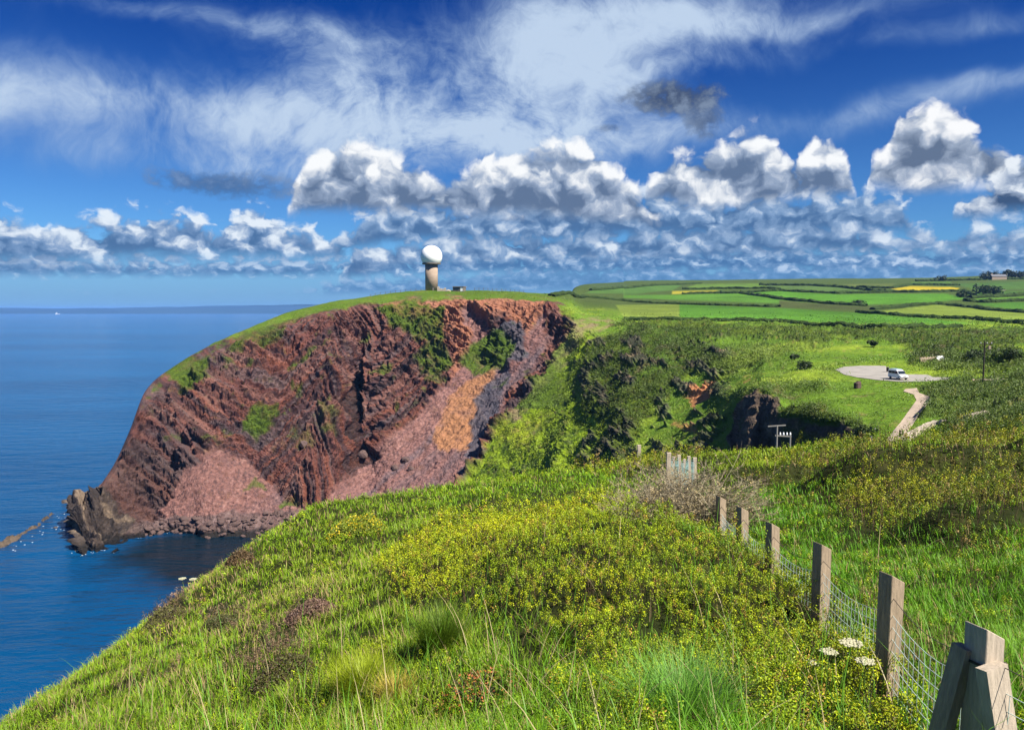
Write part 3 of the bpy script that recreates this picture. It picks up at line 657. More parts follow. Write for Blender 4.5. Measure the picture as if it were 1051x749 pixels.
    R = lay(R, np.clip(M['tip'] * 1.3 + a3 * .3, 0, 1) * .85, (.090, .072, .058)); sb = fbm(np.stack([M['slab'] / 2.6, P[:, 0] / 40, P[:, 1] / 40], 1), 1.0, 2, .6, 47); R = lay(R, M['tip'] * smooth(sb, .05, .22) * .75, (.24, .18, .125)); R = lay(R, M['tip'] * smooth(-sb, .08, .22) * .8, (.040, .033, .030))
    R = lay(R, M['beach'] * .8, (.155, .105, .092)); R = lay(R, M['beach'] * smooth(a3, .05, .4) * .7, (.26, .19, .165)); R = lay(R, M['beach'] * smooth(-a3, .1, .4) * .7, (.06, .042, .04))
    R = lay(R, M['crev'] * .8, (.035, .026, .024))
    vg = M['veg'] * (1 - M['crev'])
    R = lay(R, vg * .95, (.075, .115, .016)); R = lay(R, vg * smooth(a3, .05, .4) * .7, (.120, .165, .018))
    R = lay(R, smooth(P[:, 2], 3.2, 1.2), (.030, .026, .022))
    R = np.clip((R * .86) ** 1.12 * 1.14 * np.array([1.0, 1.02, 1.08], np.float32), .004, 1)
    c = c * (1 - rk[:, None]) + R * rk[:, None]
    return np.clip(c, .004, .9)
LCOL = landcolor(MK, LPD)
MAT_LAND = material('turf_and_rock', attr=True, rough=.95, var=.42, scale=.6, bump=1.3, bscale=.55, spec=.06)
land = mesh_np('headland', LPD, grid_faces(NR, NC), MAT_LAND, LCOL, kind='structure', smooth_shade=False)
_c = LPD.astype(float); _f = grid_faces(NR, NC)
LAND_BVH = BVHTree.FromPolygons(_c.tolist(), _f.tolist())
def land_at(px, py):
    d = Vector([float(v) for v in ray(px, py)]).normalized()
    h = LAND_BVH.ray_cast(Vector((0, 0, EYE)), d)[0]
    return h
def land_z(x, y):
    h = LAND_BVH.ray_cast(Vector((x, y, 1000)), Vector((0, 0, -1)))[0]
    return h.z if h else 0.0
# ------------------------------------------------------------------ the near bank the photographer stands on
EDGE_PX = [(-60, 790, 6.6), (0, 738, 8.0), (65, 697, 9.6), (130, 654, 11.6), (190, 612, 13.8), (250, 566, 16.8), (290, 537, 19.2), (330, 515, 22), (400, 503, 24.5), (480, 493, 27),
           (560, 483, 29.5), (610, 477, 31.5), (660, 471, 33.5), (760, 466, 36), (850, 464, 36.5), (950, 463, 36.5), (1051, 457, 36.5), (1200, 447, 37), (1500, 432, 38)]
INNER_PX = [(350, 749, 4.6), (525, 790, 2.9), (700, 790, 2.8), (900, 815, 2.9), (1020, 860, 3.0), (1200, 800, 3.0), (300, 605, 11.5), (200, 655, 9.2), (420, 570, 11.2), (450, 640, 7.4), (560, 640, 6.0), (560, 540, 12.5),
            (650, 560, 8.6), (640, 522, 15), (700, 520, 13.5), (760, 560, 9.0), (905, 690, 4.4), (845, 625, 6.0), (793, 597, 7.5), (770, 492, 21), (850, 520, 14.5), (870, 575, 9.6), (950, 600, 7.4), (1000, 545, 9.8),
            (940, 492, 18.5), (1051, 480, 20), (1051, 560, 8.2), (1200, 560, 8), (1300, 480, 20), (480, 520, 19), (600, 492, 24.5), (360, 545, 17)]
_cp = np.array([at(a, b, c) for a, b, c in EDGE_PX + INNER_PX] + [(0, 0.6, 98.35), (-3, 0, 97.9), (4, 0, 98.3), (10, 0, 98.2), (-5.2, 2, 97.0), (26, 14, 96.6), (30, 36, 95.0)])
_cp[:, 2] -= 0.12
def _tps(P, X, Yv, lam=0.02):
    n = len(X)
    def U(d2): return np.where(d2 > 0, d2 * np.log(d2 + 1e-12) * .5, 0)
    K = U(((X[:, None] - X[None]) ** 2).sum(-1)) + lam * n * np.eye(n)
    Q = np.c_[np.ones(n), X]
    A = np.block([[K, Q], [Q.T, np.zeros((3, 3))]])
    w = np.linalg.solve(A, np.r_[Yv, 0, 0, 0])
    out = np.empty(len(P))
    for i in range(0, len(P), 40000):
        p = P[i:i + 40000]
        out[i:i + 40000] = U(((p[:, None] - X[None]) ** 2).sum(-1)) @ w[:n] + w[n] + p @ w[n + 1:]
    return out
EDGE_XY = [(-5.1, -12), (-5.2, 2)] + [tuple(at(*e)[:2]) for e in EDGE_PX] + [(60, 40)]
EDGE_POLY = EDGE_XY + [(60, -30), (-5.1, -30)]
# coarse table of the smooth surface, for quick look-ups
_tx, _ty = np.linspace(-16, 44, 241), np.linspace(-8, 52, 241)
_gx, _gy = np.meshgrid(_tx, _ty)
_tab = _tps(np.c_[_gx.ravel(), _gy.ravel()], _cp[:, :2], _cp[:, 2]).reshape(_gx.shape)
def bank_z(x, y, detail=True):
    x = np.asarray(x, float); y = np.asarray(y, float)
    u = np.clip((x + 16) / 60 * 240, 0, 239.999); v = np.clip((y + 8) / 60 * 240, 0, 239.999)
    i, j = u.astype(int), v.astype(int); a, b = u - i, v - j
    z = _tab[j, i] * (1 - a) * (1 - b) + _tab[j, i + 1] * a * (1 - b) + _tab[j + 1, i] * (1 - a) * b + _tab[j + 1, i + 1] * a * b
    d = segdist(x, y, EDGE_XY, False); d = np.where(pip(x, y, EDGE_POLY), -d, d)
    o = np.maximum(d, 0)
    z = z - np.where(o < 12, .42 * o + .05 * o * o, .42 * 12 + 7.2 + (o - 12) * 1.62)
    for mx, my, rx, ry, h in ((9.2, 16.6, 2.7, 1.9, 1.05), (13.6, 17.8, 2.2, 2.0, .95), (11.4, 15.2, 1.3, 1.0, .5), (6.6, 21.0, 2.0, 1.1, .5), (1.3, 8.2, 1.9, 2.2, .26), (3.2, 17.5, 2.2, 1.6, .2), (11.0, 27, 6, 3, .4), (6.5, 10.4, 1.1, .8, .38), (.2, 11.5, 1.3, 1.0, .18)):
        z = z + h * np.exp(-(((x - mx) / rx) ** 2 + ((y - my) / ry) ** 2) ** 2.6)
    if detail:
        P = np.stack([x, y, 0 * x], -1).reshape(-1, 3)
        z = z + (fbm(P, 2.6, 3, .5, 51) * .20 + fbm(P, .8, 3, .55, 52) * .11).reshape(x.shape)
    return z
# growth zones, by photo pixel of the spot
def fzones(x, y, z):
    P = np.stack([x, y, z], -1)
    px, py = topx(P); px = px.astype(np.float32); py = py.astype(np.float32)
    w1 = fbm(P, 1.6, 3, .6, 61); w2 = fbm(P, 1.6, 3, .6, 62)
    sc = np.clip(18 / np.maximum(y, 2), .6, 3)
    wx, wy = px + w1 * 22 * sc, py + w2 * 14 * sc
    q = lambda pts, f=8: pmask(wx, wy, pts, f)
    Zn = {}
    Zn['shrub'] = np.maximum.reduce([q([(372, 590), (430, 545), (500, 512), (570, 505), (640, 512), (700, 545), (752, 566), (800, 596), (850, 625), (905, 690), (930, 780), (800, 800), (700, 720), (640, 690), (590, 690), (560, 650), (480, 640), (420, 625)]),
                       q([(560, 700), (680, 690), (700, 800), (560, 800)], 10) * .6])
    Zn['hump'] = np.maximum.reduce([q([(850, 528), (880, 500), (930, 482), (1051, 470), (1500, 460), (1500, 560), (1051, 535), (960, 545), (900, 560), (862, 552)], 6),
                      q([(640, 486), (560, 482), (600, 468), (660, 466), (720, 466), (735, 478), (690, 492)], 4) * .8,
                      q([(810, 478), (850, 462), (960, 458), (1500, 440), (1500, 478), (1051, 484), (900, 488), (770, 500), (755, 488)], 4) * .9, q([(960, 555), (1010, 545), (1050, 580), (980, 590)], 5) * .4])
    Zn['brown'] = np.maximum.reduce([q([(300, 620), (325, 612), (336, 628), (310, 636)], 4), q([(255, 650), (300, 640), (310, 680), (262, 712), (235, 690)], 5), q([(215, 622), (245, 618), (250, 640), (215, 650)], 4), q([(140, 632), (190, 600), (200, 628), (165, 652)], 4), q([(240, 575), (255, 560), (262, 575), (245, 590)], 3), q([(130, 690), (190, 690), (180, 715), (130, 710)], 5) * .7])
    Zn['straw'] = np.maximum.reduce([q([(160, 640), (215, 570), (250, 560), (235, 600), (180, 655)], 5) * .7, q([(235, 605), (350, 590), (330, 650), (230, 670)], 6) * .5, q([(880, 610), (900, 600), (990, 690), (960, 720)], 5) * .7, q([(1040, 450), (870, 462), (880, 480), (1051, 470)], 4) * .6, q([(430, 560), (500, 545), (520, 575), (440, 590)], 6) * .3])
    Zn['lime'] = np.maximum.reduce([q([(330, 690), (370, 650), (400, 650), (390, 710), (340, 720)], 5), q([(430, 640), (470, 620), (480, 665), (430, 670)], 5), q([(715, 462), (800, 460), (835, 466), (770, 490), (760, 520), (730, 500)], 5) * .8])
    Zn['px'], Zn['py'] = px, py
    return Zn
def build_bank():
    xs = np.concatenate([-9.5 - np.cumsum(.12 * 1.09 ** np.arange(55))[::-1], np.arange(-9.5, 26, .12), 26 + np.cumsum(.12 * 1.1 ** np.arange(45))])
    ys = np.concatenate([-3 - np.cumsum(.3 * 1.2 ** np.arange(12))[::-1], np.arange(-3, 40, .12), 40 + np.cumsum(.12 * 1.09 ** np.arange(52))])
    X, Y = np.meshgrid(xs, ys); Zb = bank_z(X, Y)
    P = np.stack([X, Y, Zb], -1).reshape(-1, 3)
    a, b = fbm(P, 1.8, 4, .6, 71)[:, None], fbm(P, .45, 3, .6, 72)[:, None]
    c = np.array([.022, .028, .008]) * (1 + a * .5) + np.array([.02, .012, .005]) * np.clip(b * 2, 0, 1)
    rocky = smooth(-(P[:, 2:3] - bank_z(P[:, 0], P[:, 1] * 1.0, False)[:, None] * 0 - 86), 0, 8)
    c = c * (1 - rocky) + np.array([.13, .075, .05]) * (1 + a) * rocky
    m = material('bank_soil', attr=True, rough=.95, var=.4, scale=5, bump=.03, bscale=14, spec=.05)
    return mesh_np('ground', P, grid_faces(*X.shape), m, np.clip(c, .004, 1), kind='structure', smooth_shade=True)
build_bank()
def bank_at(px, py):
    """where the view ray through a photo pixel meets the bank"""
    y = np.linspace(2.0, 60, 3000); P = at(px, py, y)
    g = bank_z(P[:, 0], P[:, 1]); k = np.argmax(P[:, 2] < g)
    return Vector((float(P[k, 0]), float(P[k, 1]), float(g[k])))

# ------------------------------------------------------------------ growth: blades and leaves
def blades(root, height, width, lean, az, col, tipcol, nseg=3, curl=1.0):
    """tapering bent grass blades; returns vertices, faces (tris), colours"""
    n = len(root); k = nseg
    dirx = np.stack([np.cos(az), np.sin(az), 0 * az], -1); side = np.stack([-np.sin(az), np.cos(az), 0 * az], -1)
    V, C = [], []
    for i in range(k + 1):
        t = i / k
        out = lean * (t ** (1.0 + .8 * curl)); up = np.sqrt(np.maximum(1 - (lean * t * .75) ** 2, .05)) * t
        c = root + dirx * (out * height)[:, None]; c[:, 2] += up * height
        w = (width * (1 - t ** 1.6) * .5)[:, None]
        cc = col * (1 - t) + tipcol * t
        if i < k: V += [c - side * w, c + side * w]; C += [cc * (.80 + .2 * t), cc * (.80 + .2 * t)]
        else: V.append(c); C.append(cc)
    nv = 2 * k + 1
    V = np.stack(V, 1).reshape(-1, 3); C = np.stack(C, 1).reshape(-1, 3)
    base = (np.arange(n) * nv)[:, None]; tri = []
    for i in range(k - 1):
        a = 2 * i; tri += [(a, a + 1, a + 3), (a, a + 3, a + 2)]
    tri.append((2 * k - 2, 2 * k - 1, 2 * k))
    Fc = (base[:, :, None] + np.array(tri)[None]).reshape(-1, 3)
    return V, Fc, C
def leaves(cen, nrm, size, col, ratio=.5, rng=RNG):
    """small folded leaves: two triangles about a midrib"""
    n = len(cen); nrm = nrm / (np.linalg.norm(nrm, axis=1, keepdims=True) + 1e-9)
    r = rng.normal(size=(n, 3)); a = np.cross(nrm, r); a /= np.linalg.norm(a, axis=1, keepdims=True) + 1e-9; b = np.cross(nrm, a)
    s = size[:, None]
    V = np.stack([cen - a * s * .5, cen + b * s * ratio * .5 + nrm * s * .10, cen + a * s * .5, cen - b * s * ratio * .5 + nrm * s * .10], 1).reshape(-1, 3)
    base = (np.arange(n) * 4)[:, None, None]
    Fc = (base + np.array([(0, 1, 2), (0, 2, 3)])[None]).reshape(-1, 3)
    return V, Fc, np.repeat(col, 4, 0)
def merge(parts):
    V, Fs, C, o = [], [], [], 0
    for v, f, c in parts:
        V.append(v); Fs.append(f + o); C.append(c); o += len(v)
    return np.concatenate(V), np.concatenate(Fs), np.concatenate(C)
MAT_LEAF = material('green_blades', attr=True, rough=.5, var=.0, spec=.25, translucent=.30)
MAT_SHRUB = material('small_leaves', attr=True, rough=.45, var=.0, spec=.22, translucent=.18)
MAT_DRY = material('dry_stems', attr=True, rough=.8, var=.0, spec=.1, translucent=.10)
def spots(n, y0, y1, s0=-.80, s1=.84, rng=RNG):
    y = np.exp(rng.uniform(np.log(y0), np.log(y1), n)); s = rng.uniform(s0, s1, n)
    x = s * y
    d = segdist(x, y, EDGE_XY, False); ins = pip(x, y, EDGE_POLY)
    k = ins | (d < 1.6)
    return x[k], y[k]
FENCE_XY = [tuple(at(*e)[:2]) for e in ((1060, 690, 2.4), (1011, 641, 3.0), (915.5, 588, 4.35), (844, 557, 6.0), (793, 536, 7.5), (762, 520, 8.8), (740, 509, 10.2))]
def build_grass():
    x, y = spots(400000, 1.7, 40)
    z = bank_z(x, y); Zn = fzones(x, y, z); P = np.stack([x, y, z], -1)
    gap = smooth(fbm(P, .5, 3, .6, 85), .12, .34)
    keep = RNG.random(len(x)) > np.clip(np.maximum.reduce([Zn['shrub'] * .90, Zn['hump'] * .90, Zn['brown'] * .75, gap * .85]), 0, 1)
    P = P[keep]; Zn = {k: v[keep] for k, v in Zn.items()}; y = P[:, 1]; n = len(P)
    lump = fbm(P, 1.1, 3, .55, 81); lump2 = fbm(P, 3.5, 3, .5, 82); clump = fbm(P, .35, 2, .5, 83)
    tall = smooth(Zn['py'], 640, 740) * smooth(Zn['px'], 480, 640)
    h = (.07 + .10 * RNG.random(n) ** 2.0) * (1 + lump * .9 + clump * .8) * (1 + .9 * tall)
    fd = segdist(P[:, 0], P[:, 1], FENCE_XY, False)
    h = np.clip(h, .03, .45) * (1 + .3 * smooth(y, 10, 25)) * (.42 + .58 * smooth(fd, .15, .7))
    w = np.maximum(.0052, .00095 * y) * RNG.uniform(.7, 1.3, n)
    az = fbm(P, .55, 2, .5, 84) * 9.0 + RNG.normal(.3, 1.25, n); lean = np.clip(RNG.normal(.65, .28, n) + lump2 * .2, .05, 1.15)
    A = np.array
    g = A([.130, .280, .008]) * np.ones((n, 1)); r = RNG.random((n, 1)); l2 = smooth(lump2 + clump * .4, -.2, .35)[:, None]
    g = g * (1 - l2 * .55) + A([.220, .320, .012]) * l2 * .55
    right = (smooth(Zn['px'], 640, 720) * smooth(Zn['py'], 470, 500))[:, None]
    g = g * (1 - right * .55) + A([.070, .260, .010]) * right * .55
    left = smooth(Zn['px'], 560, 380)[:, None]
    g = g * (1 - left * .35) + A([.200, .290, .018]) * left * .4
    li = Zn['lime'][:, None]; g = g * (1 - li * .7) + A([.24, .32, .012]) * li * .7
    g = g * (.60 + .8 * r)
    dry = (RNG.random(n) < .07 + .5 * Zn['straw'] + .35 * Zn['brown'] + .10 * smooth(Zn['px'], 620, 300))[:, None]
    g = np.where(dry, A([.36, .27, .13]) * (.55 + .7 * r), g)
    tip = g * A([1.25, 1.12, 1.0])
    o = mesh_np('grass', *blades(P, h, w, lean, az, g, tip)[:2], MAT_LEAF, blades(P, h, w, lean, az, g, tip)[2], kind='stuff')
    # taller single stalks and broad blades close by
    x, y = spots(2600, 2.2, 9, -.6, .75); z = bank_z(x, y); P = np.stack([x, y, z], -1); n = len(P)
    Zs = fzones(x, y, z); k = RNG.random(n) < .35 + .5 * smooth(Zs['py'], 600, 720); P = P[k]; n = len(P)
    r = RNG.random((n, 1)); g = np.where(r < .25, A([.42, .34, .17]), A([.11, .25, .02]) * (.7 + r * .7))
    blv = blades(P, RNG.uniform(.25, .58, n), RNG.uniform(.004, .010, n), RNG.uniform(.2, .9, n), RNG.normal(.3, 1.6, n), g, g * 1.15, 5)
    mesh_np('long_grass', blv[0], blv[1], MAT_LEAF, blv[2], kind='stuff')
build_grass()
def build_shrubs():
    A = np.array; parts = []; tw = []
    def mass(n, y0, y1, zone, height, size_k, palette, seed, s0=-.8, s1=.84, thin=1.0, per=12):
        """sprigs: short upright shoots, each carrying a dozen small leaves"""
        x, y = spots(n, y0, y1, s0, s1); z = bank_z(x, y); Zn = fzones(x, y, z); m = zone(Zn)
        S = np.stack([x, y, z], -1); hole = smooth(fbm(S, .45, 3, .6, seed + 5), .06, .24)
        k = RNG.random(len(x)) < np.clip(m, 0, 1) * thin * (1 - .93 * hole); S = S[k]; m = m[k]; n = len(S); y = S[:, 1]
        b1 = fbm(S, .75, 3, .55, seed); b2 = fbm(S, .2, 2, .5, seed + 1); b3 = fbm(S, 2.5, 3, .5, seed + 2)
        top = np.maximum(height * (.62 + .85 * b1 + .6 * b2 + .35 * b3) * smooth(m, .05, .6), .04) * RNG.uniform(.7, 1.15, n)
        sc = np.maximum(size_k[0], size_k[1] * y)
        ln = sc * 4.2 * RNG.uniform(.7, 1.3, n)                      # leafy length of the shoot
        tilt = RNG.normal(size=(n, 3)) * .35 + A([.05, -.05, 1]); tilt /= np.linalg.norm(tilt, axis=1, keepdims=True)
        hue = smooth(b3 + .35 * RNG.normal(size=n) * .5, -.25, .35)[:, None]
        cs = A(palette[0]) * (1 - hue) + A(palette[1]) * hue
        cs = np.where((RNG.random(n) < palette[3])[:, None], A(palette[2]), cs) * RNG.uniform(.6, 1.4, (n, 1))
        i = np.repeat(np.arange(n), per); t = np.tile((np.arange(per) + .5) / per, n); a = np.tile(np.arange(per) * 2.4, n) + np.repeat(RNG.uniform(0, 6.3, n), per)
        rad = np.stack([np.cos(a), np.sin(a), 0 * a], 1)
        base = S.copy(); base[:, 2] += np.maximum(top - ln, 0)
        P = base[i] + tilt[i] * (ln[i] * t)[:, None] + rad * (sc[i] * (.55 + .5 * (1 - t)))[:, None]
        nr = rad * .55 + tilt[i] * (.35 + .6 * t)[:, None] + RNG.normal(size=P.shape) * .35
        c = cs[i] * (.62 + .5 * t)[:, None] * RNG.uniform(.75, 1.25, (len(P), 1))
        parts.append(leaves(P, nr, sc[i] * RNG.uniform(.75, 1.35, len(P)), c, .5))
        q = RNG.random(n) < .45; R = S[q].copy(); R[:, 2] -= .02; k = len(R)
        if k:
            g = A([.10, .065, .04]) * RNG.uniform(.4, 1.6, (k, 1))
            tw.append(blades(R, top[q] + .03, np.maximum(.004, .0007 * R[:, 1]), RNG.uniform(.0, .5, k), RNG.uniform(0, 6.3, k), g, g, 2))
    mass(66000, 2.0, 18, lambda q: q['shrub'], .36, (.015, .0023), ((.205, .290, .008), (.400, .420, .010), (.38, .24, .04), .07), 91, -.5, .75)
    mass(36000, 6.0, 40, lambda q: q['hump'], .80, (.018, .0023), ((.120, .185, .010), (.310, .310, .012), (.30, .20, .06), .12), 95, -.3, .84)
    mass(20000, 5.0, 24, lambda q: q['brown'], .30, (.015, .0022), ((.050, .050, .020), (.130, .085, .050), (.24, .15, .09), .25), 99, -.75, .2)
    mass(64000, 2.2, 34, lambda q: .34 + .8 * smooth(fbm(np.stack([q['px'] / 40, q['py'] / 14, 0 * q['px']], -1), 1.0, 3, .5, 60), .0, .45), .20, (.015, .0022), ((.150, .260, .008), (.300, .370, .010), (.30, .20, .05), .05), 103, -.8, .84, .75)
    v, f, c = merge(parts); mesh_np('heath_shrubs', v, f, MAT_SHRUB, np.clip(c, 0, 1), kind='stuff')
    v, f, c = merge(tw); mesh_np('heath_twigs', v, f, MAT_DRY, np.clip(c, 0, 1), kind='stuff')
build_shrubs()
def build_gorse_cover():
    """the gorse and bracken that covers the slopes of the valley: leaf clumps over the swelling ground"""
    A = np.array; M = MK; T = M['T']; P = LPD.astype(np.float32)
    near = smooth(P[:, 1], 70, 85) * (1 - smooth(P[:, 1], 440, 520)) * (P[:, 2] > 8) * smooth(M['px'], 470, 500) * (M['px'] < 1500)
    land = near * (1 - M['rock']) * (1 - np.clip(M['tanrock'] + M['redsoil'], 0, 1) * .7)
    pat = smooth(fbm(P, 11, 4, .6, 112), -.15, .3)
    dens = land * np.clip(M['scrub'] * (.55 + .8 * fbm(P, 16, 4, .6, 113)) + M['gorse'] + .05 + .75 * M['bright'] + .25 * pat, 0, 1) * (.10 + .90 * pat) * (1 - M['blackcliff']) * (1 - M['crag'] * .95)
    vis = (M['py'] < 500) & (M['py'] > 300); 
    dens = dens * vis * (1 - np.clip(M['paved'] * 2, 0, 1))
    n = 290000
    i = RNG.choice(len(P), n, p=dens / dens.sum())
    u = M['unit'][i]
    cen = P[i] + RNG.normal(size=(n, 3)) * u[:, None] * 1.3
    hgt = RNG.random(n) ** 1.5 * np.where(M['scrub'][i] + M['gorse'][i] > .5, 1.3, .35) * (1 + fbm(P[i], 6, 3, .6, 111)); cen[:, 2] += np.clip(hgt, .05, 3)
    size = u * RNG.uniform(.7, 1.5, n)
    c = LCOL[i] * RNG.uniform(.72, 1.5, (n, 1)) + A([.010, .016, .0])
    v, f, c = leaves(cen, RNG.normal(size=(n, 3)) * .8 + A([.3, -.4, .8]), size, c, .8)
    mesh_np('gorse_cover', v, f, MAT_SHRUB, np.clip(c, .004, 1), kind='stuff')
build_gorse_cover()
# ------------------------------------------------------------------ small builders
def thing(name, label, cat, loc=(0, 0, 0), rz=0.0, group=None):
    o = bpy.data.objects.new(name, None); COL.objects.link(o)
    o.location = loc; o.rotation_euler = (0, 0, rz); o.empty_display_size = .2
    o['label'] = label; o['category'] = cat
    if group: o['group'] = group
    return o
def tag(o, label, cat, group=None):
    o['label'] = label; o['category'] = cat
    if group: o['group'] = group
    return o
def part(name, bm, mat, parent=None, smooth_shade=False, label=None):
    me = bpy.data.meshes.new(name); bmesh.ops.recalc_face_normals(bm, faces=bm.faces[:]); bm.to_mesh(me); bm.free()
    if smooth_shade: me.polygons.foreach_set('use_smooth', np.ones(len(me.polygons), bool))
    me.materials.append(mat)
    o = bpy.data.objects.new(name, me); COL.objects.link(o)
    if parent: o.parent = parent
    if label: o['label'] = label
    return o
def bx(bm, c, s, rot=None, bevel=0.0):
    r = bmesh.ops.create_cube(bm, size=1.0); vs = r['verts']
    M = Matrix.Translation(c) @ (rot.to_4x4() if rot else Matrix.Identity(4)) @ Matrix.Diagonal((*s, 1))
    bmesh.ops.transform(bm, matrix=M, verts=vs)
    if bevel:
        es = list({e for v in vs for e in v.link_edges})
        bmesh.ops.bevel(bm, geom=es, offset=bevel, segments=1, affect='EDGES')
    return bm
def bar(bm, a, b, w, d=None, seg=None, up=(0, 0, 1)):
    """square (seg None) or round bar from a to b"""
    a, b = Vector(a), Vector(b); ax = (b - a); L = ax.length; ax.normalize()
    s = ax.cross(Vector(up));
    if s.length < 1e-3: s = ax.cross(Vector((1, 0, 0)))
    s.normalize(); t = s.cross(ax); d = d or w
    if seg is None: prof = [(-.5, -.5), (.5, -.5), (.5, .5), (-.5, .5)]
    else: prof = [(.5 * math.cos(2 * math.pi * i / seg), .5 * math.sin(2 * math.pi * i / seg)) for i in range(seg)]
    A = [bm.verts.new(a + s * p[0] * w + t * p[1] * d) for p in prof]; B = [bm.verts.new(b + s * p[0] * w + t * p[1] * d) for p in prof]
    n = len(prof)
    for i in range(n): bm.faces.new((A[i], A[(i + 1) % n], B[(i + 1) % n], B[i]))
    bm.faces.new(A[::-1]); bm.faces.new(B)
def lathe(bm, prof, seg=24, c=(0, 0, 0)):
    rings = [[bm.verts.new((c[0] + r * math.cos(2 * math.pi * i / seg), c[1] + r * math.sin(2 * math.pi * i / seg), c[2] + z)) for i in range(seg)] for r, z in prof]
    for p, q in zip(rings[:-1], rings[1:]):
        for i in range(seg): bm.faces.new((p[i], p[(i + 1) % seg], q[(i + 1) % seg], q[i]))
    bm.faces.new(rings[0][::-1]); bm.faces.new(rings[-1])
def rock_mesh(bm, c, s, seed, sub=2, rough=.28, rz=0.0):
    r = bmesh.ops.create_icosphere(bm, subdivisions=sub, radius=1.0); vs = r['verts']
    P = np.array([v.co[:] for v in vs]); n = fbm(P + seed * 3.7, 1.1, 3, .6, seed % 97) + .5 * fbm(P + seed, .4, 2, .6, seed % 31)
    ca, sa = math.cos(rz), math.sin(rz)
    for v, k in zip(vs, n):
        q = v.co * (1 + float(k) * rough * 2.2); q = Vector((round(q.x * 3.2) / 3.2 * .4 + q.x * .6, round(q.y * 3.2) / 3.2 * .4 + q.y * .6, q.z)); q = Vector((q.x * s[0], q.y * s[1], q.z * s[2]))
        v.co = Vector((q.x * ca - q.y * sa, q.x * sa + q.y * ca, q.z)) + Vector(c)
    return vs
M_WOOD = material('weathered_wood', (.300, .225, .150), .85, .55, 9.0, .006, stretch=(6, 6, .8), bscale=22)
M_WOODPALE = material('pale_wood', (.40, .33, .25), .85, .45, 9.0, .006, stretch=(6, 6, .8), bscale=22)
M_WOODDARK = material('creosoted_wood', (.035, .026, .020), .8, .4, 5.0)
M_WIRE = material('galvanised_wire', (.42, .50, .46), .5, .0, spec=.3)
M_DARKWIRE = material('rusty_wire', (.05, .04, .035), .7, .0)
M_WHITE = material('white_paint', (.80, .80, .79), .45, .06, 2.0)
M_DOME = material('radome_skin', (.82, .82, .80), .5, .04, .4)
M_CONC = material('concrete', (.300, .225, .165), .9, .28, .6, .02)
M_CONCD = material('dark_concrete', (.13, .115, .10), .9, .28, .8)
M_GLASS = material('dark_glass', (.015, .022, .03), .06, 0, spec=.6)
M_RUBBER = material('tyre_rubber', (.02, .02, .02), .8, 0)
M_STEEL = material('wheel_steel', (.42, .43, .45), .4, .0, metal=.6)
M_LAMP = material('headlamp', (.75, .78, .80), .1, 0, spec=.6)
M_TARMAC = material('car_park_gravel', (.255, .235, .205), .95, .35, .35, .02)
M_PATH = material('path_stone', (.330, .260, .195), .95, .35, .6, .02)
M_STONE = material('field_stone', (.330, .275, .215), .95, .5, 1.2, .05)
M_ROCK = material('shore_rock', (.085, .064, .050), .92, .6, .8, .1)
M_ROCKP = material('beach_boulder', (.088, .055, .047), .92, .5, .8, .08)
M_SLATE = material('roof_slate', (.12, .12, .13), .8, .25, 2)
M_HEDGE = material('hedge_leaves', attr=True, rough=.9, var=.45, scale=.25, spec=.05)
M_UMBEL = material('cream_umbels', (.38, .36, .23), .8, .2, 30)
M_STEM = material('green_stem', (.12, .20, .04), .7, .2, 8)

def drape(name, poly, mat, lift, step=.32, kind='structure'):
    """a sheet lying on the land inside a photographed outline"""
    xs = [p[0] for p in poly]; ys = [p[1] for p in poly]
    X = np.arange(min(xs) - step, max(xs) + step * 2, step); Yp = np.arange(min(ys) - step, max(ys) + step, step * .5)
    ids, V, Fs = {}, [], []
    gx, gy = np.meshgrid(X, Yp); ins = pip(gx, gy, poly)
    def vid(j, i):
        if (j, i) not in ids:
            h = land_at(gx[j, i], gy[j, i])
            if h is None: return None
            ids[(j, i)] = len(V); V.append((h.x, h.y, h.z + lift))
        return ids[(j, i)]
    for j in range(len(Yp) - 1):
        for i in range(len(X) - 1):
            if ins[j, i] and ins[j + 1, i] and ins[j, i + 1] and ins[j + 1, i + 1]:
                q = [vid(j, i), vid(j + 1, i), vid(j + 1, i + 1), vid(j, i + 1)]
                if None in q: continue
                ps = [V[k] for k in q]
                if max(p[1] for p in ps) - min(p[1] for p in ps) > 14: continue
                Fs.append(q)
    return mesh_np(name, V, Fs, mat, kind=kind, smooth_shade=True)
drape('car_park', PAVED[0], M_TARMAC, .10)
drape('path', PAVED[1], M_PATH, .10)
drape('track', PAVED[2], M_PATH, .10)

# ------------------------------------------------------------------ radome tower on the headland
def build_radome():
    base = at(443, 298, 500); x, y = float(base[0]), 500.0; z0 = land_z(x, y) - .5
    t = thing('radome_tower', 'white ball radome on a tall round brown concrete tower on the headland top', 'radar tower', (x, y, z0))
    u = 500 / F; ztop = float(at(443, 270, 500)[2]) - z0
    b = bmesh.new(); lathe(b, [(4.05, 0), (4.05, ztop - 1.0)], 40); tw = part('tower', b, M_CONC, t, True)
    for f in tw.data.polygons: f.use_smooth = abs(f.normal.z) < .5
    b = bmesh.new(); lathe(b, [(4.3, ztop - 1.0), (6.0, ztop - .75), (6.05, ztop - .2), (5.6, ztop)], 40); part('platform', b, M_CONCD, t)
    b = bmesh.new(); R = 11.0 * u; cz = ztop + .62 * R
    lathe(b, [(R * math.sin(a), cz - R * math.cos(a)) for a in np.linspace(math.radians(50), math.pi - .02, 26)], 48); part('dome', b, M_DOME, t, True)
    b = bmesh.new(); bx(b, (1.5, -4.1, 1.1), (1.1, .12, 2.1)); part('door', b, M_CONCD, t)
build_radome()
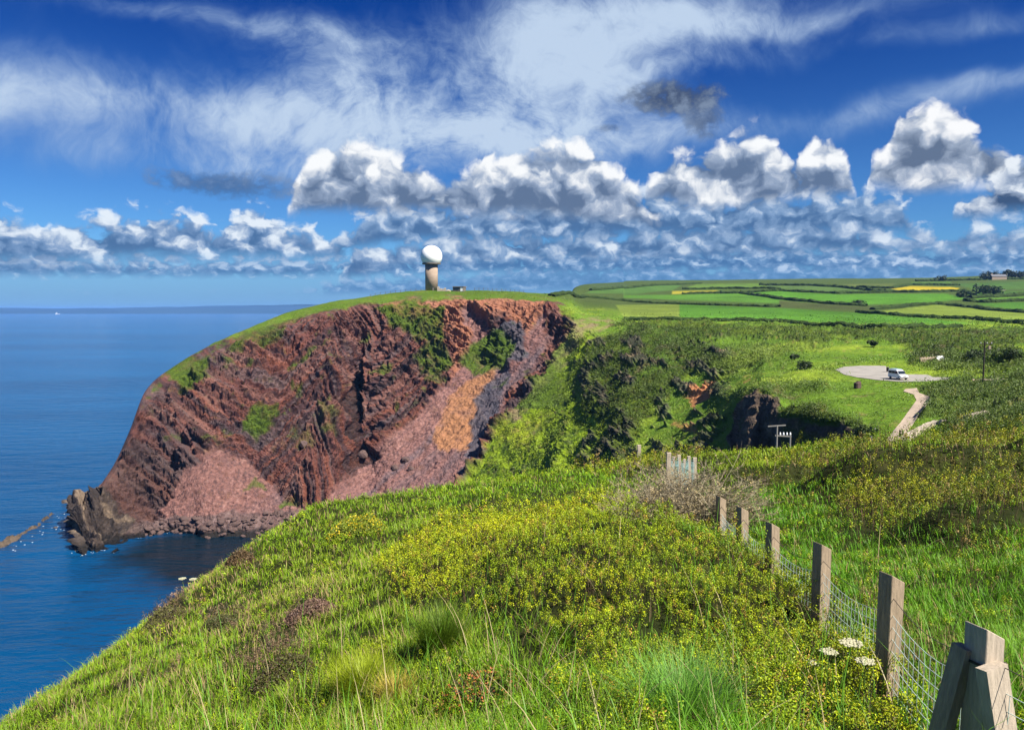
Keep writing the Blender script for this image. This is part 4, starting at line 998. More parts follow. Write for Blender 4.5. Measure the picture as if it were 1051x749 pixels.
def build_shed():
    p = at(471.5, 297, 492); z0 = land_z(p[0], p[1]) - .3
    t = thing('flat_roofed_hut', 'small flat-roofed hut with one white end beside the radome tower', 'hut', (p[0], p[1], z0), math.radians(-18))
    b = bmesh.new(); bx(b, (0, 0, 1.5), (7.0, 5, 3.0)); part('wall', b, M_CONCD, t)
    b = bmesh.new(); bx(b, (0, 0, 3.12), (7.8, 5.8, .24)); part('roof', b, M_CONC, t)
    b = bmesh.new(); bx(b, (2.4, -2.56, 1.45), (1.5, .12, 2.5)); part('panel', b, M_WHITE, t, label='white painted panel')
    b = bmesh.new(); bx(b, (-1.2, -2.54, 1.7), (3.6, .08, 1.3)); part('window', b, M_GLASS, t)
    p = at(454, 297, 490); z0 = land_z(p[0], p[1]) - .4
    t = thing('ruined_wall', 'low broken wall with a rubble heap between the radome tower and the hut', 'wall', (p[0], p[1], z0))
    b = bmesh.new()
    for i, (dx, w, h) in enumerate(((-2.6, 1.6, 3.1), (-1.1, 1.4, 2.0), (.3, 1.5, 1.7), (1.7, 1.4, 2.3))): bx(b, (dx, 0, h / 2), (w - .02, .8, h), bevel=.12)
    part('masonry', b, M_STONE, t)
    b = bmesh.new(); rock_mesh(b, (3.6, 0, .4), (2.0, 1.2, .8), 11); part('rubble_heap', b, M_STONE, t)
build_shed()
def post_fence(name, label, pts, y, h, rails, mat, group=None):
    P = []
    for px, py in pts:
        q = at(px, py, y); P.append(Vector((q[0], q[1], land_z(q[0], q[1]))))
    t = thing(name, label, 'fence', P[0], 0, group); o = P[0]
    for q in P:
        b = bmesh.new(); bar(b, q - o - Vector((0, 0, .4)), q - o + Vector((0, 0, h)), .22); part('post', b, mat, t)
    b = bmesh.new()
    for r in rails:
        for a, c in zip(P[:-1], P[1:]): bar(b, a - o + Vector((0, 0, r)), c - o + Vector((0, 0, r)), .07)
    part('rail', b, mat, t)
M_FENCED = material('fence_grey', (.09, .08, .07), .8, .2)
post_fence('paddock_fence', 'thin post fence along the skyline left of the radome tower', [(380 + i * 5.2, 304 - i * .5) for i in range(12)], 489, 1.5, (1.3, .8), M_FENCED)
post_fence('paddock_fence', 'thin post fence on the skyline right of the flat-roofed hut', [(487 + i * 4.6, 300 + .1 * i) for i in range(12)], 498, 1.9, (1.7, 1.0), M_FENCED)

# ------------------------------------------------------------------ camper van in the car park
def build_van():
    h = land_at(921.5, 389.5); hd = Vector((.12, -.99, 0)); rz = math.atan2(hd.y, hd.x)
    t = thing('camper_van', 'white camper van parked at the edge of the gravel car park', 'van', (h.x, h.y, h.z + .12), rz)
    prof = [(-2.65, .42), (2.55, .42), (2.66, .70), (2.62, 1.05), (2.15, 1.22), (1.70, 1.32), (.95, 2.18), (.55, 2.30), (-2.45, 2.32), (-2.64, 2.1)]
    b = bmesh.new(); W = 1.0; rings = []
    for yy, k in ((-W, .0), (-W + .1, 1), (W - .1, 1), (W, .0)):
        rings.append([b.verts.new((px * (1 if k else .985), yy * (1.0 if pz < 1.3 else .93), pz if k or pz < .6 else pz - .07)) for px, pz in prof])
    n = len(prof)
    for p, q in zip(rings[:-1], rings[1:]):
        for i in range(n): b.faces.new((p[i], p[(i + 1) % n], q[(i + 1) % n], q[i]))
    b.faces.new(rings[0][::-1]); b.faces.new(rings[-1]); part('body', b, M_WHITE, t)
    b = bmesh.new(); v = [b.verts.new(c) for c in ((1.70, -.84, 1.36), (1.70, .84, 1.36), (1.03, .78, 2.13), (1.03, -.78, 2.13))]
    b.faces.new(v); r = bmesh.ops.extrude_face_region(b, geom=b.faces[:]); bmesh.ops.translate(b, vec=(.03, 0, .03), verts=[e for e in r['geom'] if isinstance(e, bmesh.types.BMVert)]); part('windscreen', b, M_GLASS, t)
    for s in (-1, 1):
        for x0, x1 in ((.25, 1.25), (-.95, .10), (-2.35, -1.1)):
            b = bmesh.new(); bx(b, ((x0 + x1) / 2, s * .975, 1.72), (x1 - x0, .05, .62)); part('side_window', b, M_GLASS, t)
        b = bmesh.new(); bx(b, (2.62, s * .72, .88), (.10, .36, .24), bevel=.03); part('headlight', b, M_LAMP, t)
        b = bmesh.new(); bx(b, (1.35, s * 1.12, 1.42), (.12, .2, .26), bevel=.03); part('mirror', b, M_RUBBER, t)
        for x in (1.75, -1.65):
            w = bmesh.new(); bmesh.ops.create_cone(w, cap_ends=True, segments=20, radius1=.36, radius2=.36, depth=.24)
            bmesh.ops.transform(w, matrix=Matrix.Translation((x, s * .93, .36)) @ Matrix.Rotation(math.pi / 2, 4, 'X'), verts=w.verts); o = part('wheel', w, M_RUBBER, t)
            w = bmesh.new(); bmesh.ops.create_cone(w, cap_ends=True, segments=16, radius1=.20, radius2=.18, depth=.05)
            bmesh.ops.transform(w, matrix=Matrix.Translation((x, s * 1.065, .36)) @ Matrix.Rotation(-s * math.pi / 2, 4, 'X'), verts=w.verts); part('rim', w, M_STEEL, o)
    b = bmesh.new(); bx(b, (2.66, 0, .55), (.16, 1.86, .24), bevel=.04); part('bumper', b, M_CONCD, t)
    t.scale = (.94, .94, .94)
    b = bmesh.new(); bx(b, (2.66, 0, .93), (.05, .8, .18)); part('grille', b, M_RUBBER, t)
    b = bmesh.new(); bx(b, (-.95, 0, 2.41), (2.9, 1.55, .17), bevel=.06); part('pop_top', b, material('roof_blue_grey', (.30, .40, .50), .5, .05), t)
build_van()
def build_bin():
    h = land_at(911, 382.0); t = thing('waste_bin', 'small dark bin on a post behind the camper van', 'bin', h)
    b = bmesh.new(); lathe(b, [(.30, .25), (.34, 1.15), (.30, 1.2)], 14); part('drum', b, M_RUBBER, t)
    b = bmesh.new(); lathe(b, [(.36, 1.2), (.34, 1.3), (.1, 1.42)], 14); part('lid', b, M_CONCD, t)
    b = bmesh.new(); bar(b, (0, .3, -.3), (0, .3, 1.1), .1); part('post', b, M_WOODDARK, t)
build_bin()
def build_block():
    h = land_at(880, 398.5); b = bmesh.new(); bx(b, (0, 0, .6), (1.5, 1.1, 1.5), Matrix.Rotation(.5, 3, 'Z'), .22); bx(b, (.25, .1, 1.35), (.8, .8, .4), Matrix.Rotation(.2, 3, 'Z'), .14)
    o = part('stone_block', b, M_ROCKP); o.location = h; tag(o, 'squat stone block standing alone on the grass below the car park', 'stone')
build_block()
def wall_run(name, label, pts, width, height, mat, bumps=.3, seed=1, cat='wall'):
    P = [land_at(*p) for p in pts]; P = [p for p in P if p]
    o = P[0].copy(); V, n = [], 7; rows = []
    L = []
    for a, b in zip(P[:-1], P[1:]):
        k = max(2, int((b - a).length / .5))
        for i in range(k): L.append(a.lerp(b, i / k))
    L.append(P[-1])
    for i, q in enumerate(L):
        d = (L[min(i + 1, len(L) - 1)] - L[max(i - 1, 0)]); d.z = 0; d.normalize(); s = Vector((d.y, -d.x, 0))
        k = 1 if 0 < i < len(L) - 1 else .5
        for u, v in ((-1, -.4), (-1, .55), (-.8, 1), (0, 1.05), (.8, 1), (1, .55), (1, -.4)):
            V.append(q - o + s * (u * width / 2) + Vector((0, 0, v * height * k)))
    V = np.array([v[:] for v in V]); V += np.stack([fbm(V + seed * 9 + c * 31, .9, 3, .6, seed + c) for c in range(3)], 1) * bumps
    ob = mesh_np(name, V, grid_faces(len(L), n), mat, smooth_shade=False); ob.location = o
    return tag(ob, label, cat)
wall_run('stone_bank', 'pale stony bank curving up beside the lower end of the path', [(925, 456), (931, 450.5), (941, 444.5), (952, 439), (963, 435), (971, 433.5)], 1.3, .55, M_STONE, .5, 3, 'stone bank')
wall_run('stone_bank', 'short run of pale stones in the gorse right of the curving stony bank', [(986, 430), (996, 428), (1004, 426), (1013, 424)], .9, .45, M_STONE, .3, 5, 'stone bank')
wall_run('boundary_wall', 'low pale grey wall showing through the gorse behind the camper van', [(944, 370.5), (955, 369.5), (965, 369)], .6, .9, M_CONC, .1, 7)
wall_run('boundary_wall', 'short white end of wall beside the low grey wall behind the van', [(961, 369.6), (965, 369), (968.5, 368.4)], .5, 1.0, M_WHITE, .03, 8)

def build_pole():
    h = land_at(1009, 391); u = h.y / F; H = 41 * u
    t = thing('utility_pole', 'tall dark wooden pole with a crossarm standing in the gorse', 'utility pole', h)
    b = bmesh.new(); lathe(b, [(.17, -.5), (.12, H)], 10); part('pole', b, M_WOODDARK, t)
    b = bmesh.new(); bar(b, (-.9, 0, H - .5), (1.5, 0, H - .5), .12); bar(b, (.1, 0, H - 1.9), (1.1, -.1, H - .55), .07); part('crossarm', b, M_WOODDARK, t)
    for x in (-.8, .5, 1.4):
        b = bmesh.new(); lathe(b, [(.05, H - .45), (.09, H - .35), (.05, H - .2)], 8, (x, 0, 0)); part('insulator', b, M_WHITE, t)
    b = bmesh.new(); bx(b, (.9, -.15, H - 1.3), (.5, .3, .7), bevel=.04); part('transformer', b, M_CONC, t)
build_pole()
def build_hpole():
    y = 84.0; top = at(797.5, 437, y); g = land_z(top[0], y); H = float(top[2]) - g; u = y / F
    t = thing('power_pole', 'grey twin pole with a crossarm and a row of insulators above the gully', 'power pole', (top[0], y, g))
    M = material('pole_grey', (.19, .18, .16), .8, .2, 3)
    b = bmesh.new(); lathe(b, [(.14, -.5), (.11, H)], 10); part('pole', b, M, t)
    b = bmesh.new(); bar(b, (-1.0, 0, H - .05), (.95, 0, H + .08), .12); part('crossarm', b, M, t)
    xr = 14 * u; zr = H - 10 * u
    b = bmesh.new(); lathe(b, [(.11, -.5), (.10, zr)], 8, (xr, 0, 0)); part('pole', b, M, t)
    b = bmesh.new(); bar(b, (-.2, 0, zr), (xr + .1, 0, zr - .1), .14); part('beam', b, M, t)
    for i in range(5):
        b = bmesh.new(); lathe(b, [(.05, zr), (.10, zr + .12), (.05, zr + .36)], 8, (i * xr / 4, 0, 0)); part('insulator', b, M_WHITE, t)
    h = land_at(894, 458); b = bmesh.new()
    t = thing('gate_post', 'short grey post at the foot of the grass slope left of the path', 'post', h)
    bar(b, (0, 0, -.4), (0, 0, 1.5), .22); part('post', b, M, t); b = bmesh.new(); bar(b, (-2.2, -.3, .2), (0, 0, 1.0), .16); part('stay', b, M, t)
    for px, lab in ((923.5, 'left one of two small dark posts on the right edge of the path'), (926.5, 'right one of two small dark posts on the right edge of the path')):
        h = land_at(px, 448.5); b = bmesh.new(); lathe(b, [(.13, -.2), (.13, .95), (.09, 1.05)], 8); o = part('marker_post', b, M_WOODDARK); o.location = h; tag(o, lab, 'post', 'marker posts by the path')
build_hpole()

# ------------------------------------------------------------------ hedgerows, trees and farm far off
def strip_hedge(label, pts, h, w, seed, col=(.028, .046, .012)):
    h *= .75; w *= .75
    P = [land_at(*p) for p in pts]; P = [p for p in P if p]
    if len(P) < 2: return
    o = P[0].copy(); L = []
    for a, b in zip(P[:-1], P[1:]):
        pa, pb = topx(a[:]), topx(b[:]); k = int(np.clip(abs(float(pb[0] - pa[0])) * 1.1 + 2, 3, 260))
        for i in range(k):
            q = a.lerp(b, i / k); q.z = land_z(q.x, q.y); L.append(q)
    L.append(P[-1]); V = []
    for i, q in enumerate(L):
        d = (L[min(i + 1, len(L) - 1)] - L[max(i - 1, 0)]); d.z = 0; d.normalize(); s = Vector((d.y, -d.x, 0))
        for u, v in ((-.5, -.5), (-.55, .5), (-.3, .95), (0, 1.05), (.3, .95), (.55, .5), (.5, -.5)): V.append(q - o + s * (u * w) + Vector((0, 0, v * h)))
    V = np.array([v[:] for v in V]); nz = fbm(V + seed * 50, 9, 4, .65, seed) ; V[:, 2] += nz * h * 1.0; V[:, :2] += (fbm(V + seed * 70, 6, 3, .6, seed + 1) * w * .5)[:, None]
    c = np.array(col) * (1 + fbm(V, 7, 3, .6, seed + 2)[:, None] * .9)
    ob = mesh_np('hedgerow', V, grid_faces(len(L), 7), M_HEDGE, np.clip(c, .006, 1)); ob.location = o
    tag(ob, label, 'hedge', 'hedgerows between the far fields')
strip_hedge('dark hedge along the near edge of the big bright green field', [(641, 328), (700, 329), (800, 330), (905, 335), (985, 335.5)], 2.2, 5, 1)
strip_hedge('hedge between the lime green field and the bright green strip below it', [(880, 320.5), (930, 325), (960, 326.5), (1000, 328), (1051, 332.5), (1120, 336)], 2.6, 5, 2)
strip_hedge('hedge along the top edge of the lime green field', [(895, 318), (930, 314.5), (962, 312), (1000, 316), (1051, 321), (1120, 324)], 3.0, 6, 3)
strip_hedge('long hedge below the wide mid-green field in the centre', [(700, 301.8), (760, 301), (800, 307), (850, 312), (890, 314)], 3.2, 7, 4)
strip_hedge('long hedge above the wide mid-green field in the centre', [(760, 300.5), (800, 298.5), (860, 301.5), (915, 300)], 3.4, 7, 5)
strip_hedge('hedge running below the yellow flowering field on the right', [(905, 299.6), (940, 300), (990, 299), (1000, 303)], 3.4, 7, 6)
strip_hedge('hedge along the top of the yellow flowering field on the right', [(880, 295), (915, 296), (935, 292.6), (985, 293)], 3.4, 7, 7)
strip_hedge('hedge below the pale green field near the right edge', [(990, 309), (1010, 310.5), (1051, 309), (1120, 309)], 3.4, 7, 8)
strip_hedge('hedge above the pale green field near the right edge', [(995, 306.5), (1020, 305), (1060, 302.5), (1120, 302)], 4.0, 8, 9)
strip_hedge('faint hedge along the hill crest at the far right', [(940, 288.6), (980, 288), (1051, 286.5), (1100, 286)], 4, 8, 10)
strip_hedge('hedge crossing the dull green fields right of centre', [(780, 292.6), (830, 293), (880, 297), (908, 299.4)], 3.6, 7, 11)
strip_hedge('hedge along the skyline fields left of the yellow patch', [(700, 297), (735, 296.6), (790, 296), (800, 298)], 3.4, 7, 12)
strip_hedge('rough hedge at the top of the valley beside the cliff edge', [(566, 304), (600, 305), (640, 309), (690, 312), (800, 315)], 2.4, 7, 13)
strip_hedge('hedge above the small green fields of the far headland', [(606, 298), (640, 295.5), (690, 292.5), (720, 291)], 3.4, 7, 14)
def leafy(name, label, cat, px, py, w, h, seed, col, n=900, group=None, trunk=True, land_fn=land_at, loc=None, leaf=None):
    p = loc or land_fn(px, py)
    if p is None: return
    rng = np.random.default_rng(seed)
    t = thing(name, label, cat, p, 0, group)
    if trunk:
        b = bmesh.new(); bar(b, (0, 0, -.5), (.2, .1, h * .5), w * .07, seg=7)
        for a in range(3): bar(b, (.1, 0, h * .35), (math.cos(a * 2.1) * w * .25, math.sin(a * 2.1) * w * .25, h * .7), w * .03, seg=5)
        part('trunk', b, M_WOODDARK, t)
    k = 9; cs = rng.normal(size=(k, 3)) * [w * .22, w * .22, h * .13] + [0, 0, h * .6]; rs = rng.uniform(.16, .30, k) * w
    i = rng.integers(0, k, n); d = rng.normal(size=(n, 3)); d /= np.linalg.norm(d, axis=1, keepdims=True)
    P = cs[i] + d * (rs[i] * rng.uniform(.55, 1.05, n))[:, None]; P[:, 2] = np.maximum(P[:, 2], h * .05)
    c = np.array(col) * rng.uniform(.55, 1.5, (n, 1))
    v, f, cc = leaves(P, d + rng.normal(size=d.shape) * .4, (leaf or w * .12) * rng.uniform(.6, 1.3, n), c, .8, rng)
    mesh_np('crown', v, f, MAT_SHRUB, np.clip(cc, .003, 1), parent=t)
    return t
for i, (px, py, w, h, lab) in enumerate(((1011, 287.2, 18, 9, 'leftmost low tree of the dark clump on the right skyline'), (1019, 286.6, 22, 12, 'broad dark tree beside the farmhouse on the right skyline'),
        (1033, 286.2, 24, 13, 'tallest dark tree right of the farmhouse on the skyline'), (1040, 286.2, 20, 10, 'round dark tree right of the tallest tree on the skyline'), (1047, 286.2, 18, 9, 'rightmost small dark tree on the skyline'),
        (966, 288.4, 16, 6, 'small lone bush on the skyline above the yellow field'))):
    leafy('tree', lab, 'tree', px, py, w, h, 200 + i, (.022, .034, .012), 500, 'trees on the far skyline')
for i, (px, py, w, h, lab) in enumerate(((1009, 301.5, 22, 8, 'dark bush right of the yellow field, left of its neighbour'), (1019, 302.6, 20, 7, 'dark bush right of the yellow field beside the pale green field'), (883, 313, 9, 4, 'small dark tree on the hedge above the lime field'), (985, 305, 12, 5, 'round green bush left of the pale green field'))):
    leafy('bush', lab, 'bush', px, py, w, h, 220 + i, (.035, .055, .015), 500, 'bushes among the far fields')
for i, (px, py, w, h, lab) in enumerate(((1024, 373, 5.2, 3.0, 'yellow-green round bush left of the dark scrub behind the pole'), (1036, 372, 6.5, 3.2, 'dark round bush right of the pole near the picture edge'), (996, 372, 6.5, 3.0, 'dark bush just left of the top half of the pole'), (827, 379, 4.0, 2.2, 'small dark bush on the pale grass left of the car park'), (814, 369, 3.0, 1.6, 'tiny dark bush on the pale grass slope above the car park'), (895, 356, 3.0, 2.2, 'lone small dark bush on the light grass behind the car park'), (884, 454, 5.0, 2.6, 'round grey-green bush at the foot of the slope left of the path'))):
    leafy('bush', lab, 'bush', px, py, w, h, 240 + i, ((.10, .15, .02) if i == 0 else (.035, .055, .014)), 1100, 'single bushes round the car park', leaf=.42)
def build_farm():
    h = land_at(1024, 287.0)
    t = thing('farmhouse', 'small grey farmhouse among dark trees on the right skyline', 'house', (h.x, h.y, h.z - 1))
    b = bmesh.new(); bx(b, (0, 0, 3), (24, 9, 6)); part('wall', b, M_CONC, t)
    b = bmesh.new(); v = [b.verts.new(c) for c in ((-12.4, -5, 6), (12.4, -5, 6), (12.4, 5, 6), (-12.4, 5, 6), (-12.4, 0, 9.5), (12.4, 0, 9.5))]
    for f in ((0, 1, 5, 4), (2, 3, 4, 5), (0, 4, 3), (1, 2, 5), (3, 2, 1, 0)): b.faces.new([v[i] for i in f])
    r = part('roof', b, M_SLATE, t); b = bmesh.new(); bx(b, (-10, 0, 10), (1.4, 1.4, 3)); part('chimney', b, M_CONC, r)
build_farm()

# ------------------------------------------------------------------ shore: boulders, reef, distant coast, ship
def build_shore():
    rng = np.random.default_rng(21); meshes = []
    for i in range(8):
        b = bmesh.new(); rock_mesh(b, (0, 0, 0), (1, .8, .75), 300 + i, 2, .22); me = bpy.data.meshes.new('boulder'); b.to_mesh(me); b.free(); me.materials.append(M_ROCKP); meshes.append(me)
    n = 0
    while n < 130:
        px = rng.uniform(150, 305); py = rng.uniform(531, 556) - smooth(px, 240, 300) * 8 + (4 if px < 180 else 0)
        h = land_at(px, py)
        if h is None or h.z < -.5 or h.y > 372: continue
        o = bpy.data.objects.new('boulder', meshes[n % 8]); COL.objects.link(o)
        s = rng.uniform(.7, 1.5) * (1.6 if rng.random() < .12 else 1); o.scale = (s, s * rng.uniform(.7, 1.1), s * rng.uniform(.6, .9)); o.location = (h.x, h.y, h.z + .2 * s); o.rotation_euler = (rng.uniform(-.4, .4), rng.uniform(-.4, .4), rng.uniform(0, 6))
        tag(o, 'brown-grey boulder among the rubble along the waterline below the red scree', 'boulder', 'boulders at the foot of the scree'); n += 1
    for i, (px, py, sc, lab) in enumerate(((312, 458, 2.6, 'dark boulder perched on the purple scree near its left edge'), (405, 481, 1.8, 'left block of a group of red blocks low on the purple scree'), (416, 473, 2.2, 'upper block of a group of red blocks low on the purple scree'), (372, 468, 2.8, 'dark block at the foot of the shadowed cleft in the red cliff'), (422, 482, 1.6, 'right block of a group of red blocks low on the purple scree'))):
        h = land_at(px, py); b = bmesh.new(); rock_mesh(b, (0, 0, .3 * sc), (sc, sc * .8, sc * .8), 330 + i, 2, .25); o = part('boulder', b, M_ROCKP); o.location = h; tag(o, lab, 'boulder', 'fallen blocks on the scree')
    # reef
    def reef(label, a, b_, w, seed):
        A, B = at(a[0], a[1], 100 * F / (a[1] - HOR)), at(b_[0], b_[1], 100 * F / (b_[1] - HOR))
        A[2] = B[2] = 0; d = B - A; L = np.linalg.norm(d); d /= L; s = np.array([d[1], -d[0], 0]); V = []; k = int(L / .7); m = 13
        for i in range(k + 1):
            t = i / k; wd = w * (.55 + .45 * math.sin(math.pi * min(max(t, .04), .96)))
            for j in range(m):
                u = j / (m - 1) * 2 - 1; V.append(A + d * (t * L) + s * (u * wd) + np.array([0, 0, (1 - abs(u) ** 1.5) * 2.4 * (.5 + .5 * math.sin(math.pi * min(max(t, .03), .97))) - .7]))
        V = np.array(V); V[:, 2] += fbm(V, 6, 4, .65, seed) * 3.6 + fbm(V, 1.6, 3, .6, seed + 1) * 1.3 - .5; V[:, :2] += np.stack([fbm(V, 7, 4, .65, seed + 2) * 3.0, fbm(V, 5, 4, .65, seed + 3) * 2.4], 1)
        o = mesh_np('reef_rock', V - A, grid_faces(k + 1, m), material('reef_stone', (.080, .058, .040), .9, .7, .6, .2)); o.location = A; tag(o, label, 'rock')
    reef('nearest and widest piece of the low rock reef at the left edge', (-14, 573), (22, 553), 2.8, 401)
    reef('middle piece of the low rock reef running toward the point', (20, 553.5), (42, 540), 2.2, 402)
    reef('thin end piece of the low rock reef toward the headland point', (41, 540), (55, 530), 1.4, 403)
    for px, py, sc, lab in ((69, 518, 3.0, 'small pale rock in the water just off the headland point'), (57, 545, 1.0, 'tiny dark rock awash between the reef and the point')):
        y = 100 * F / (py - HOR); q = at(px, py, y); b = bmesh.new(); rock_mesh(b, (0, 0, .1), (sc, sc * .7, sc * .5), int(px), 3, .25); o = part('reef_rock', b, M_ROCK); o.location = (q[0], q[1], 0); tag(o, lab, 'rock')
    # coast across the bay
    xs = np.linspace(-26000, 2500, 420); rows = np.array([0, .04, .15, .4, .7, 1.0]); V = []
    prof = fbm(np.stack([xs, 0 * xs, 0 * xs], 1), 6500, 5, .55, 61)
    hh = np.clip(135 + prof * 150 + 50 * np.exp(-((xs + 5600) / 2400) ** 2), 18, 260)
    for r in rows:
        z = hh * (1 - (1 - r) ** 3) * (1 if r < .9 else .9) if r > 0 else -5 + 0 * xs
        V.append(np.stack([xs, 16000 + r * 4200 + prof * 300, z + (25 if 0 < r < .06 else 0)], 1))
    V = np.concatenate(V); V[:, 2] += fbm(V, 900, 3, .6, 62) * 14 * (V[:, 2] > 0)
    c = np.array([.020, .034, .034]) * (1 + fbm(V, 1500, 3, .6, 63)[:, None] * .8)
    mesh_np('hills', V, grid_faces(len(rows), len(xs)), material('far_coast', attr=True, rough=1, var=.0, spec=0), np.clip(c, .01, 1), kind='structure', smooth_shade=True)
    q = at(59, 322, 14500); t = thing('ship', 'tiny white ship far out on the bay at the left', 'ship', (q[0], 14500, 0), .1)
    b = bmesh.new(); v = [b.verts.new(c) for c in ((-36, -7, -1), (30, -7, -1), (42, 0, -1), (30, 7, -1), (-36, 7, -1), (-38, -8, 9), (32, -8, 9), (50, 0, 11), (32, 8, 9), (-38, 8, 9))]
    for i in range(5): b.faces.new((v[i], v[(i + 1) % 5], v[5 + (i + 1) % 5], v[5 + i]))
    b.faces.new(v[4::-1]); b.faces.new(v[5:]); part('hull', b, M_WHITE, t)
    b = bmesh.new(); bx(b, (-18, 0, 17), (26, 13, 16)); bx(b, (-20, 0, 28), (8, 6, 6)); part('deckhouse', b, M_WHITE, t)
build_shore()
def build_foam():
    """thin broken foam along the waterline of the point and the reef"""
    rng = np.random.default_rng(77); V, Fs = [], []
    def fleck(x, y, s):
        a = rng.uniform(0, 6.28); n = 7; o = len(V)
        for k in range(n):
            t = a + k * 6.283 / n; r = s * rng.uniform(.5, 1.2); V.append((x + math.cos(t) * r * 1.6, y + math.sin(t) * r, .02 + rng.uniform(0, .02)))
        for k in range(1, n - 1): Fs.append((o, o + k, o + k + 1))
    for px in np.arange(66, 200, .35):
        prev = None
        for y in np.arange(295, 362, 1.0):
            q = at(px, HOR, y); z = land_z(q[0], y)
            if z > .3:
                if rng.random() < .10 * (1.5 if px < 100 else .3): fleck(q[0] + rng.normal() * .6, y - rng.uniform(.3, 2.2), rng.uniform(.06, .28))
                break
    for px, py in ((2, 569), (10, 564), (20, 558), (30, 551), (40, 545), (52, 535), (60, 528), (66, 522), (58, 546), (62, 534)):
        for _ in range(3):
            y = 100 * F / (py + rng.normal() * 1.5 - HOR); q = at(px + rng.normal() * 4, HOR, y); fleck(q[0], y, rng.uniform(.08, .3))
    mesh_np('foam', V, Fs, material('sea_foam', (.75, .78, .8), .8, 0), kind='stuff')
build_foam()

# ------------------------------------------------------------------ the near fence
def build_fence():
    t = thing('post_and_netting_fence', 'weathered wooden post fence with sagging wire netting running down the near bank', 'fence')
    spec = [(1011, 641, 3.0, .100), (915.5, 588, 4.35, .098), (844, 557, 6.0, .100), (793, 536, 7.5, .098), (762, 520, 8.8, .10), (740, 509, 10.2, .10)]
    tops = []
    ang = math.radians(20)
    for i, (px, py, y, w) in enumerate(spec):
        p = Vector(at(px, py, y)); p.z -= .012; tops.append(p); b = bmesh.new(); H = 1.5; lean = (random.uniform(-.02, .02), random.uniform(-.02, .02))
        hw = w / 2; vs = []
        for zz in (-H, -.25, 0):
            ring = []
            for sx, sy in ((-1, -1), (1, -1), (1, 1), (-1, 1)):
                X, Y = sx * hw, sy * hw; x2, y2 = X * math.cos(ang) - Y * math.sin(ang), X * math.sin(ang) + Y * math.cos(ang)
                z = zz + ((-.035 if sx > 0 else .02) if zz == 0 else 0)
                ring.append(b.verts.new((p.x + x2 + lean[0] * zz, p.y + y2 + lean[1] * zz, p.z + z)))
            vs.append(ring)
        for r, q in zip(vs[:-1], vs[1:]):
            for k in range(4): b.faces.new((r[k], r[(k + 1) % 4], q[(k + 1) % 4], q[k]))
        b.faces.new(vs[-1]); b.faces.new(vs[0][::-1])
        bmesh.ops.bevel(b, geom=b.edges[:], offset=.003, segments=1, affect='EDGES')
        part('post', b, M_WOODPALE if i == 0 else M_WOOD, t)
    # struts of the strainer post
    p = tops[0]
    sn, cs_ = math.sin(ang), math.cos(ang)
    b = bmesh.new(); bar(b, p + Vector((-.022, -.086, -.115)), p + Vector((.135, -.15, -1.15)), .112, .05, up=(-sn, cs_, 0)); part('strut', b, M_WOODPALE, t)
    b = bmesh.new(); bar(b, p + Vector((-.062, .03, -.09)), p + Vector((-.25, .08, -1.1)), .055, .07, up=(-sn, cs_, 0)); part('strut', b, M_WOOD, t)
    b = bmesh.new()
    for zz in (-.13, -.136): 
        for k in range(4):
            c = [Vector((sx * .055 * math.cos(ang) - sy * .055 * math.sin(ang), sx * .055 * math.sin(ang) + sy * .055 * math.cos(ang), zz)) for sx, sy in ((-1, -1), (1, -1), (1, 1), (-1, 1))]
            bar(b, p + c[k], p + c[(k + 1) % 4], .004)
    part('tie_wire', b, M_DARKWIRE, t)
    nb = bmesh.new(); wb = bmesh.new()
    ext = [tops[0] + Vector((.35, -1.4, .25))] + tops
    for a, c in zip(ext[:-1], ext[1:]):
        L = (c - a).length; wd = max(.0024, .00042 * (a.y + c.y) * .5)
        def pt(f, z): return a.lerp(c, f) + Vector((0, 0, -z - .07 * math.sin(math.pi * f) * (1.2 - z)))
        k = 8
        for z in np.linspace(.22, .92, 11):
            for i in range(k): bar(nb, pt(i / k, z), pt((i + 1) / k, z), wd)
        m = int(L / .085)
        for i in range(m):
            f = (i + .5) / m
            for z0, z1 in ((.22, .56), (.56, .92)): bar(nb, pt(f, z0), pt(f + .01, z1), wd)
        for i in range(k): bar(wb, pt(i / k, .12), pt((i + 1) / k, .12), wd * 1.2)
    part('netting', nb, M_WIRE, t); part('wire', wb, M_DARKWIRE, t)
    # the next run, seen almost end on
    t2 = thing('post_and_netting_fence', 'cluster of pale fence posts with blue-green netting beyond the dead bush', 'fence')
    pts = []
    for px, py, y, w, tl in ((686.5, 464.5, 15.5, .085, .01), (691.5, 468.5, 16.6, .06, .05), (697, 467, 17.6, .07, -.04), (702.5, 471, 18.6, .06, .07), (707, 468, 19.6, .075, -.05), (713, 469.5, 20.6, .10, .01)):
        p = Vector(at(px, py, y)); b = bmesh.new(); bar(b, p - Vector((tl * 1.3, 0, 1.3)), p + Vector((0, 0, 0)), w); part('post', b, M_WOODPALE, t2); pts.append(p)
    nb = bmesh.new()
    for a, c in zip(pts[:-1], pts[1:]):
        for z in np.linspace(.12, .75, 10): bar(nb, a - Vector((0, 0, z)), c - Vector((0, 0, z + .06 * math.sin(z * 40))), .0045)
        for f in np.linspace(0, .95, 14): bar(nb, a.lerp(c, f) - Vector((0, 0, .12)), a.lerp(c, f) - Vector((0, 0, .75)), .0045)
    part('netting', nb, material('green_netting', (.30, .46, .44), .5, 0), t2)
    p = Vector(at(656, 456.5, 31)); b = bmesh.new(); bar(b, p - Vector((0, 0, 1.6)), p, .14); o = part('post', b, M_WOODPALE)
    o.name = 'fence_post'; tag(o, 'single pale post at the brink left of the clustered fence posts', 'post')
build_fence()

